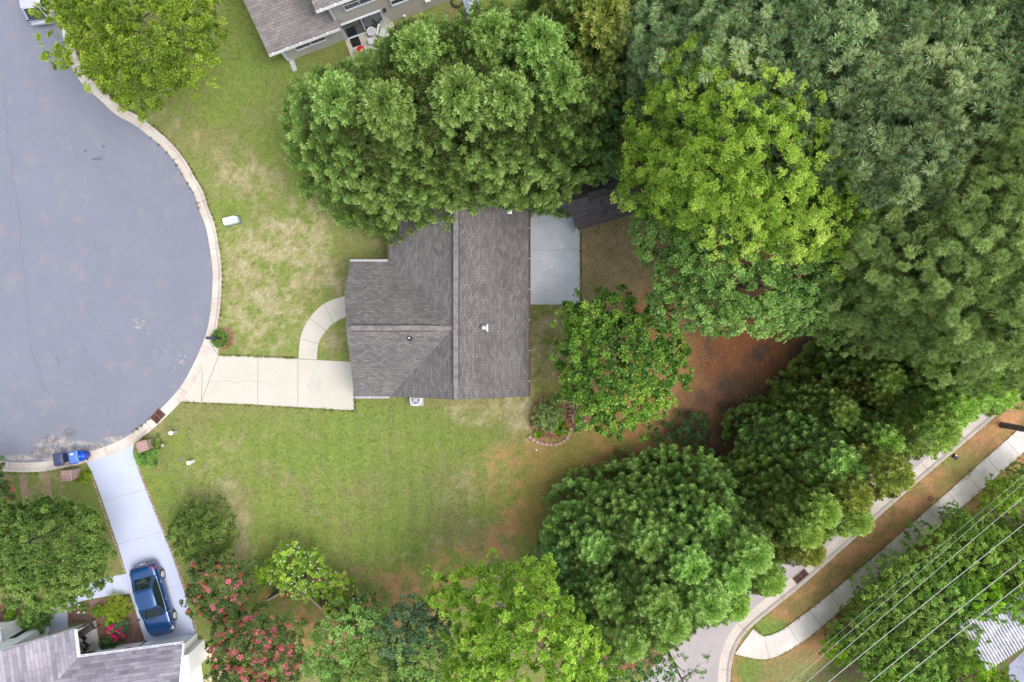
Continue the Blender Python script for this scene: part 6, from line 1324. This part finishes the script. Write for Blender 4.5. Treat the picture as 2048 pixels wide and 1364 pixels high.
# ---------------- shrubs and small plants
def shrub(label, px, py, r, h, m, tuft, seed, n=5, kind='shrub', cat='shrub', extra=(), group=None, sp=.34, cr=.2, per=10, tr=True, **kw):
    rng = np.random.RandomState(seed); b = W(px, py, h * .6); L = [(0, 0, h * .5, r * .7, r * .7, h * .48)] + [(r * .5 * math.cos(k * 6.283 / n + seed), r * .5 * math.sin(k * 6.283 / n + seed), h * rng.uniform(.45, .62), r * .48, r * .48, h * .38) for k in range(n)]
    me = crown_mesh('foliage', L, tuft, m, seed, sp=sp, cr=cr, per=per, **kw); ex = [(nm, f(L)) for nm, f in extra]; st = None
    if tr:
        q = MB()
        for k in range(5): q.tube((0, 0, 0), (r * .4 * math.cos(k * 1.3), r * .4 * math.sin(k * 1.3), h * .7), .035, .01, 5, False)
        st = mesh_only(q.build('stems', bark, None))
    return put(kind, label, cat, *b, me, st, group, extra=ex, crown_name='foliage', trunk_name='stems')
shrub('round olive green bush alone on the lawn right of the long driveway', 405, 1062, 1.75, 2.4, LS, B_(.11, .055, 10), 402, 6, sp=.33, cr=.27, per=13, ragged=.75)
shrub('square clipped yellow green hedge bush in the mulch beside the blue car', 236, 1216, .78, .9, LO, B_(.09, .03, 10), 402, 6, sp=.22, cr=.13)
shrub('small lime green ball shrub in the mulch bed', 199, 1222, .33, .45, LT, B_(.06, .025, 10), 403, 4, sp=.14, cr=.08)
shrub('grey green shrub behind the magenta roses', 243, 1250, .45, .7, LQ, B_(.09, .03, 9), 404, 4, sp=.22, cr=.12)
shrub('dark green shrub in the mulch close to the white garage wall', 216, 1288, .42, .6, LD, B_(.09, .05, 8), 405, 4, sp=.2, cr=.12)
shrub('olive spreading plant touching the house wall in the mulch bed', 236, 1282, .3, .3, LS, B_(.07, .03, 8), 406, 4, sp=.2, cr=.1)
shrub('yellow green grassy clump below the hedge bush', 222, 1242, .36, .35, LT, B_(.16, .02, 12), 407, 3, sp=.2, cr=.1)
shrub('rose bush with magenta blossoms in the mulch bed', 234, 1262, .42, .7, LS, B_(.07, .04, 8), 408, 4, kind='rose_bush', cat='rose bush', extra=[('blossoms', lambda L: blossoms(L, MG, 5, 16, .13, .7))], sp=.24, cr=.12, per=6)
shrub('small rose with one white flower in the mulch bed', 168, 1218, .28, .4, LS, B_(.07, .04, 8), 409, 3, kind='rose_bush', cat='rose bush', extra=[('blossoms', lambda L: blossoms(L, WF, 6, 3, .06, .5))], sp=.24, cr=.12, per=6)
shrub('dark leafy shrub under the round tree in front of the white wall', 70, 1235, .85, 1.0, LG, B_(.16, .06, 9), 410, 5, sp=.3, cr=.2); shrub('pale striped plant in the front bed at the left edge', 20, 1224, .3, .35, LT, B_(.15, .04, 10), 411, 3, sp=.25, cr=.1, per=6); shrub('low green plants at the left edge of the front bed', 25, 1248, .5, .35, LS, B_(.1, .04, 9), 412, 5, sp=.25, cr=.14)
shrub('green daylily clump wrapped round the right brick pillar', 302, 912, .45, .4, LG, B_(.20, .025, 14), 413, 5, sp=.24, cr=.14); shrub('green plants with one white bloom beside the right brick pillar', 318, 888, .35, .5, LS, B_(.12, .03, 10), 414, 3, extra=[('blossoms', lambda L: blossoms(L, WF, 8, 1, .07, .6))], sp=.25, cr=.12)
shrub('yellow striped grassy plant right of the left brick pillar', 170, 952, .36, .3, LO, B_(.24, .02, 14), 415, 2, sp=.26, cr=.08, per=6); shrub('thin green stalks below the right brick pillar by the driveway edge', 283, 915, .30, .5, LG, B_(.18, .03, 10), 423, 3, sp=.24, cr=.14)
shrub('feathery green bush in the stone edged bed', 1097, 832, .95, 1.2, LG, tuft_needles, 416, 6, sp=.32, cr=.24, per=5); shrub('bright hosta at the right of the stone edged bed', 1121, 858, .42, .4, LT, B_(.16, .08, 10), 417, 4, sp=.24, cr=.12, per=5); shrub('small yellow hosta at the left of the stone edged bed', 1077, 869, .2, .22, LB, B_(.14, .06, 8), 418, 2, sp=.24, cr=.07, per=4)
shrub('low dark bush in shade between the clearing and the conifer clump', 1385, 862, 1.1, 1.2, LD, B_(.11, .05, 9), 419, 6, sp=.36, cr=.24); shrub('dim green bush touching the top of the conifer clump', 1335, 868, .8, 1.0, LD, B_(.11, .05, 9), 420, 5, sp=.4, cr=.24, keep=.7); shrub('small bush at the left foot of the conifer clump', 1100, 1108, .8, 1.0, LD, B_(.11, .05, 9), 421, 5, sp=.4, cr=.24, keep=.8)
shrub('sprawling dark bush in the gap beside the grey thicket', 1520, 985, 1.0, 1.3, LD, B_(.11, .05, 9), 422, 5, sp=.4, cr=.24, keep=.8)
# ring of grassy leaves round the mailbox
rng = np.random.RandomState(9); n = 260; a = rng.rand(n) * 6.283; d = np.sqrt(rng.uniform(.05, 1, n)) * .52; T, V = tuft_broad(3, 9, .17, .022, 1.1)
q = place(T, np.c_[d * np.cos(a), d * np.sin(a), np.full(n, .06)], unit(np.c_[np.cos(a) * .4, np.sin(a) * .4, np.ones(n)]), rng.uniform(.9, 1.4, n), rng)
x, y = W(440, 677); put('border_grass', 'round clump of grassy green leaves circling the mailbox post', 'plant', x, y, foliage_mesh('foliage', [(q, np.clip(.5 + .25 * V[None] + rng.normal(0, .2, (n, 9)), .05, .93))], LG), None, crown_name='foliage')
# flowering vine over the fence
def vine(label, px, py, items, seed, nb, m):
    b = W(px, py); L = px_lobes(b, items); special('flowering_vine', label, (px, py), items, B_(.13, .09, 8), m, seed, 1.8, 0, None, [('blossoms', blossoms(L, WF, seed, nb, .05, .45, -.1, K=5))], cat='vine', group='white flowering vines on the picket fence', cname='foliage', sp=.36, cr=.24, per=9, ragged=.6, keep=.9)
vine('large white flowering vine over the fence corner', 600, 1160, [(590, 1130, 2.2, 0.98), (620, 1145, 2.3, 0.98), (575, 1110, 1.9, 0.61), (600, 1165, 2.2, 0.85), (640, 1165, 2.1, 0.73), (560, 1150, 1.9, 0.61), (625, 1115, 1.8, 0.49)], 501, 170, LB)
vine('white flowering vine trailing down the right fence run', 680, 1200, [(675, 1165, 1.8, 0.61), (695, 1180, 1.6, 0.61), (665, 1190, 1.8, 0.49), (670, 1215, 1.7, 0.43), (700, 1210, 1.4, 0.49)], 502, 110, LB)
vine('darker white flowering vine above the mid green tree at the bottom', 725, 1235, [(720, 1225, 2.0, 0.85), (745, 1245, 2.0, 0.85), (735, 1205, 1.7, 0.49), (710, 1250, 1.9, 0.61), (760, 1260, 1.8, 0.61)], 503, 70, LG)
vine('small lime shoot left of the big vine', 535, 1140, [(535, 1142, 1.6, 0.43), (545, 1125, 1.5, 0.30), (530, 1155, 1.4, 0.24)], 504, 1, LT)
shrub('row of low seedlings planted in the bare clay garden', 612, 1243, .3, .22, LG, B_(.07, .04, 8), 424, 3, kind='seedling_row', cat='plants', sp=.16, cr=.07, per=5).scale = (1, 1, 1)
# ---------------- thicket right of the sidewalk
RT = 'small broadleaf trees in the thicket right of the sidewalk'
RL = [auto_lobes(2.4, 5.5, 1.2, np.random.RandomState(61 + k), 12, .8) for k in range(3)]
RMh = [crown_mesh('crown', RL[k], B_(.14, .07, 9), LT, 65 + k, sp=.5, cr=.32, per=11, ragged=.7, keep=.9) for k in range(3)]
trr = trunk_mesh('trunk', 5, .11, RL[0], bark, 66)
RM_ = leaf_mat('leaf_thicket', [(0, (.04, .08, .025)), (.35, (.13, .25, .05)), (.65, (.31, .48, .11)), (.93, (.62, .76, .28))], trans=0.43)
RY = leaf_mat('leaf_thicket_pale', [(0, (0.053, 0.092, 0.02)), (0.35, (0.165, 0.297, 0.049)), (0.65, (0.33, 0.528, 0.099)), (0.93, (0.693, 0.825, 0.33))], trans=0.48)
for k, (px, py, z, r, m_, lab) in enumerate((
    (1990, 965, 2.6, 1.3, LT, 'round yellow green shrub tree hanging over the sidewalk at the right edge'), (2045, 925, 3, 1.2, LG, 'dark tree behind the round yellow green one at the right edge'), (1850, 1085, 3.6, 1.7, RM_, 'tree with loose sprays over the sidewalk under the thinnest wire'), (1935, 1070, 4.0, 2.0, RY, 'pale leaved tree between the second and third wires'),
    (1790, 1130, 3.8, 1.7, RM_, 'dark green tree leaning on the sidewalk middle'), (2010, 1110, 4.2, 1.9, RY, 'pale leaved tree at the right edge between the fourth and fifth wires'), (1870, 1160, 4.4, 2.0, RM_, 'mid green tree centred under the wires'), (1740, 1180, 4.0, 1.6, RM_, 'small dark tree touching the sidewalk above the curved end'),
    (1800, 1210, 4.4, 1.9, RM_, 'mid green tree left of the red brown gap'), (1950, 1165, 4.4, 1.7, LT, 'yellow green tree above the metal roof'), (2040, 1170, 4.6, 1.8, RY, 'pale tree overhanging the metal roof at the right edge'), (1690, 1240, 3.6, 1.4, RM_, 'dark tree at the sidewalk curve'),
    (1655, 1270, 2.8, 1.0, LT, 'little bright yellow green tree beside the sidewalk curve'), (1740, 1285, 4.0, 1.6, RM_, 'mid green tree below the dark one at the sidewalk curve'), (1815, 1300, 4.4, 1.8, RM_, 'mid green tree between the fourth and fifth wires near the bottom'), (1890, 1255, 4.4, 1.7, RM_, 'mid green tree left of the metal roof'),
    (1760, 1350, 4.0, 1.6, LT, 'yellowish tree on the bottom edge under the wires'), (1850, 1365, 4.2, 1.7, LG, 'dark tree cut by the bottom edge'), (1920, 1335, 4.2, 1.7, LT, 'yellow green tree on the bottom edge left of the metal roof'), (1985, 1365, 3.6, 1.4, LT, 'yellow green tree in front of the metal roof eave'), (1890, 1010, 2.4, .9, RM_, 'low leafy bush beside the pale middle slabs of the sidewalk'), (2050, 1050, 3.8, 1.5, RM_, 'mid green tree cut by the right edge under the fourth wire'))):
    x, y = W(px, py, z * .8); x += .78; y -= .9; put('young_tree', lab, 'tree', x, y, RMh[k % 3], trr, RT, k * 1.9, (r / 2.4, r / 2.4, z / 5.5), mat_over=m_)
# ---------------- grass tufts, weeds and fallen leaves: uncountable ground cover
def ground_at(x, y):
    xs, ys, C = GROUND_COL; i = np.clip(np.searchsorted(xs, x), 0, len(xs) - 1); j = np.clip(np.searchsorted(ys, y), 0, len(ys) - 1); return C[j, i]
def pxmask(x, y, polys):
    out = np.zeros(len(x), bool)
    for P in polys:
        P = np.array(P); ins = np.zeros(len(x), bool); j = len(P) - 1
        for i in range(len(P)):
            c = ((P[i, 1] > y) != (P[j, 1] > y)) & (x < (P[j, 0] - P[i, 0]) * (y - P[i, 1]) / (P[j, 1] - P[i, 1] + 1e-12) + P[i, 0]); ins ^= c; j = i
        out |= ins
    return out
wide_kerb = [tuple(p) for p in offset_line(IN, -.68)] + [W(-420, 700), W(-420, -260)]
hard = [wide_kerb, drv, [W(*p) for p in walk_o] + [W(*p) for p in reversed(walk_i)], [W(*p) for p in ((1040, 340), (1160, 340), (1160, 609), (1040, 609))], nd_main, nd,
        [W(*p) for p in sl_] + [W(*p) for p in reversed(sr_)], [tuple(p) for p in FR] + [tuple(p) for p in BK[::-1]], road2, [(-9.3, -3.1), (.6, -3.1), (.6, 7.9), (-9.3, 7.9)]]
rng = np.random.RandomState(77); n = 210000; x = rng.uniform(-34, 34, n); y = rng.uniform(-23, 23, n); c = ground_at(x, y)
grn = (c[:, 1] > c[:, 0] * 1.02) & (c[:, 1] > .10); dry = (~grn) & (c[:, 1] > .75 * c[:, 0]) & (c[:, 0] > .15); ok = ~pxmask(x, y, hard)
LGr = leaf_mat('grass_blades', [(0, (.08, .13, .02)), (.5, (.150, .215, .04)), (.8, (.23, .26, .07)), (1, (.40, .36, .20))], trans=.3, gloss=.8, spec=.1)
m1 = ok & (grn | dry); x1, y1 = x[m1], y[m1]; T, V = tuft_broad(5, 4, .085, .018, .8); cc = c[m1]; base = np.where(dry[m1], .85, .35) + .25 * (cc[:, 0] - .16) / .1
q = place(T, np.c_[x1, y1, np.full(len(x1), .0)], unit(rng.normal(0, .25, (len(x1), 3)) + UP), rng.uniform(.6, 1.3, len(x1)), rng)
o = link_mesh('grass', foliage_mesh('grass', [(q, np.clip(base[:, None] + .2 * V[None] + rng.normal(0, .2, (len(x1), 1)), 0, 1))], LGr)); tag(o, 'short patchy lawn grass, green in places and dry tan in others', 'grass', kind='stuff')
litter = (~grn) & (~dry) & ok & (c[:, 0] > .06); k = 9000; xl, yl = x[litter][:k], y[litter][:k]; w_ = rng.rand(len(xl)) < np.clip(fbm(xl, yl, .5, 3, 4) * 2 - .55, .03, 1); xl, yl = xl[w_], yl[w_]
xe = rng.uniform(-21, -8, 260); ye = rng.uniform(9, 22, 260); oke = ~pxmask(xe, ye, hard); xl = np.r_[xl, xe[oke]]; yl = np.r_[yl, ye[oke]]
xc = rng.uniform(8.5, 19.5, 9000); yc = rng.uniform(-8, 3, 9000); kc = rng.rand(9000) < np.clip(fbm(xc, yc, .45, 3, 14) * 2.6 - .85, .06, 1) * np.exp(-((xc - 14.5) ** 2 / 18 + (yc + 1.5) ** 2 / 16)); xl = np.r_[xl, xc[kc]]; yl = np.r_[yl, yc[kc]]
T, V = tuft_broad(6, 1, .13, .055, 1.0); q = place(T, np.c_[xl, yl, np.full(len(xl), .035)], unit(rng.normal(0, .9, (len(xl), 3)) + UP * .3), rng.uniform(.5, 1.2, len(xl)), rng)
o = link_mesh('fallen_leaves', foliage_mesh('fallen_leaves', [(q, rng.rand(len(xl), 1))], leaf_mat('dead_leaf', [(0, (.20, .11, .06)), (.6, (.36, .24, .15)), (1, (.52, .44, .34))], trans=0))); tag(o, 'scattered dry leaves on the clay clearing and upper lawn', 'leaves', kind='stuff')
# weeds creeping over the kerb and driveway edges
e1 = offset_line(IN, -.66); e0 = offset_line(IN, .01); pts = []
ap = apron(A1, 0); e1 = e1[np.array([ap(p) > .9 for p in e1])]
for P, n_, f in ((e1, 800, 1.0), (BK - 0, 500, 1.0)): i = rng.randint(0, len(P), n_); pts.append(P[i] + rng.normal(0, .05, (n_, 2)))
i = rng.randint(0, len(e0), 700); s_ = e0[i]; hit = ((s_[:, 1] > 8.5) & (s_[:, 1] < 13.5)) | ((s_[:, 0] > -25) & (s_[:, 0] < -23.7) & (s_[:, 1] < -4.5)); pts.append(s_[hit] + rng.normal(0, .035, (hit.sum(), 2)))
for seg in (((437, 710), (597, 716)), ((363, 804), (709, 822)), ((710, 724), (710, 821)), ((1161, 460), (1161, 609))): a, b = np.array(W(*seg[0])), np.array(W(*seg[1])); u = rng.rand(140, 1); pts.append(a + (b - a) * u + rng.normal(0, .03, (140, 2)))
for L_ in (sl_, sr_): P = resample([W(*p) for p in L_], .1); i = rng.randint(0, len(P), 500); pts.append(P[i] + rng.normal(0, .05, (500, 2)))
P = np.concatenate(pts); T, V = tuft_broad(7, 6, .09, .02, .9); q = place(T, np.c_[P, np.full(len(P), .02)], unit(rng.normal(0, .3, (len(P), 3)) + UP), rng.uniform(.7, 1.5, len(P)), rng)
o = link_mesh('edge_weeds', foliage_mesh('edge_weeds', [(q, np.clip(.3 + .2 * V[None] + rng.normal(0, .2, (len(P), 1)), 0, 1))], LGr)); tag(o, 'weeds and grass creeping over the kerb and driveway edges', 'weeds', kind='stuff')
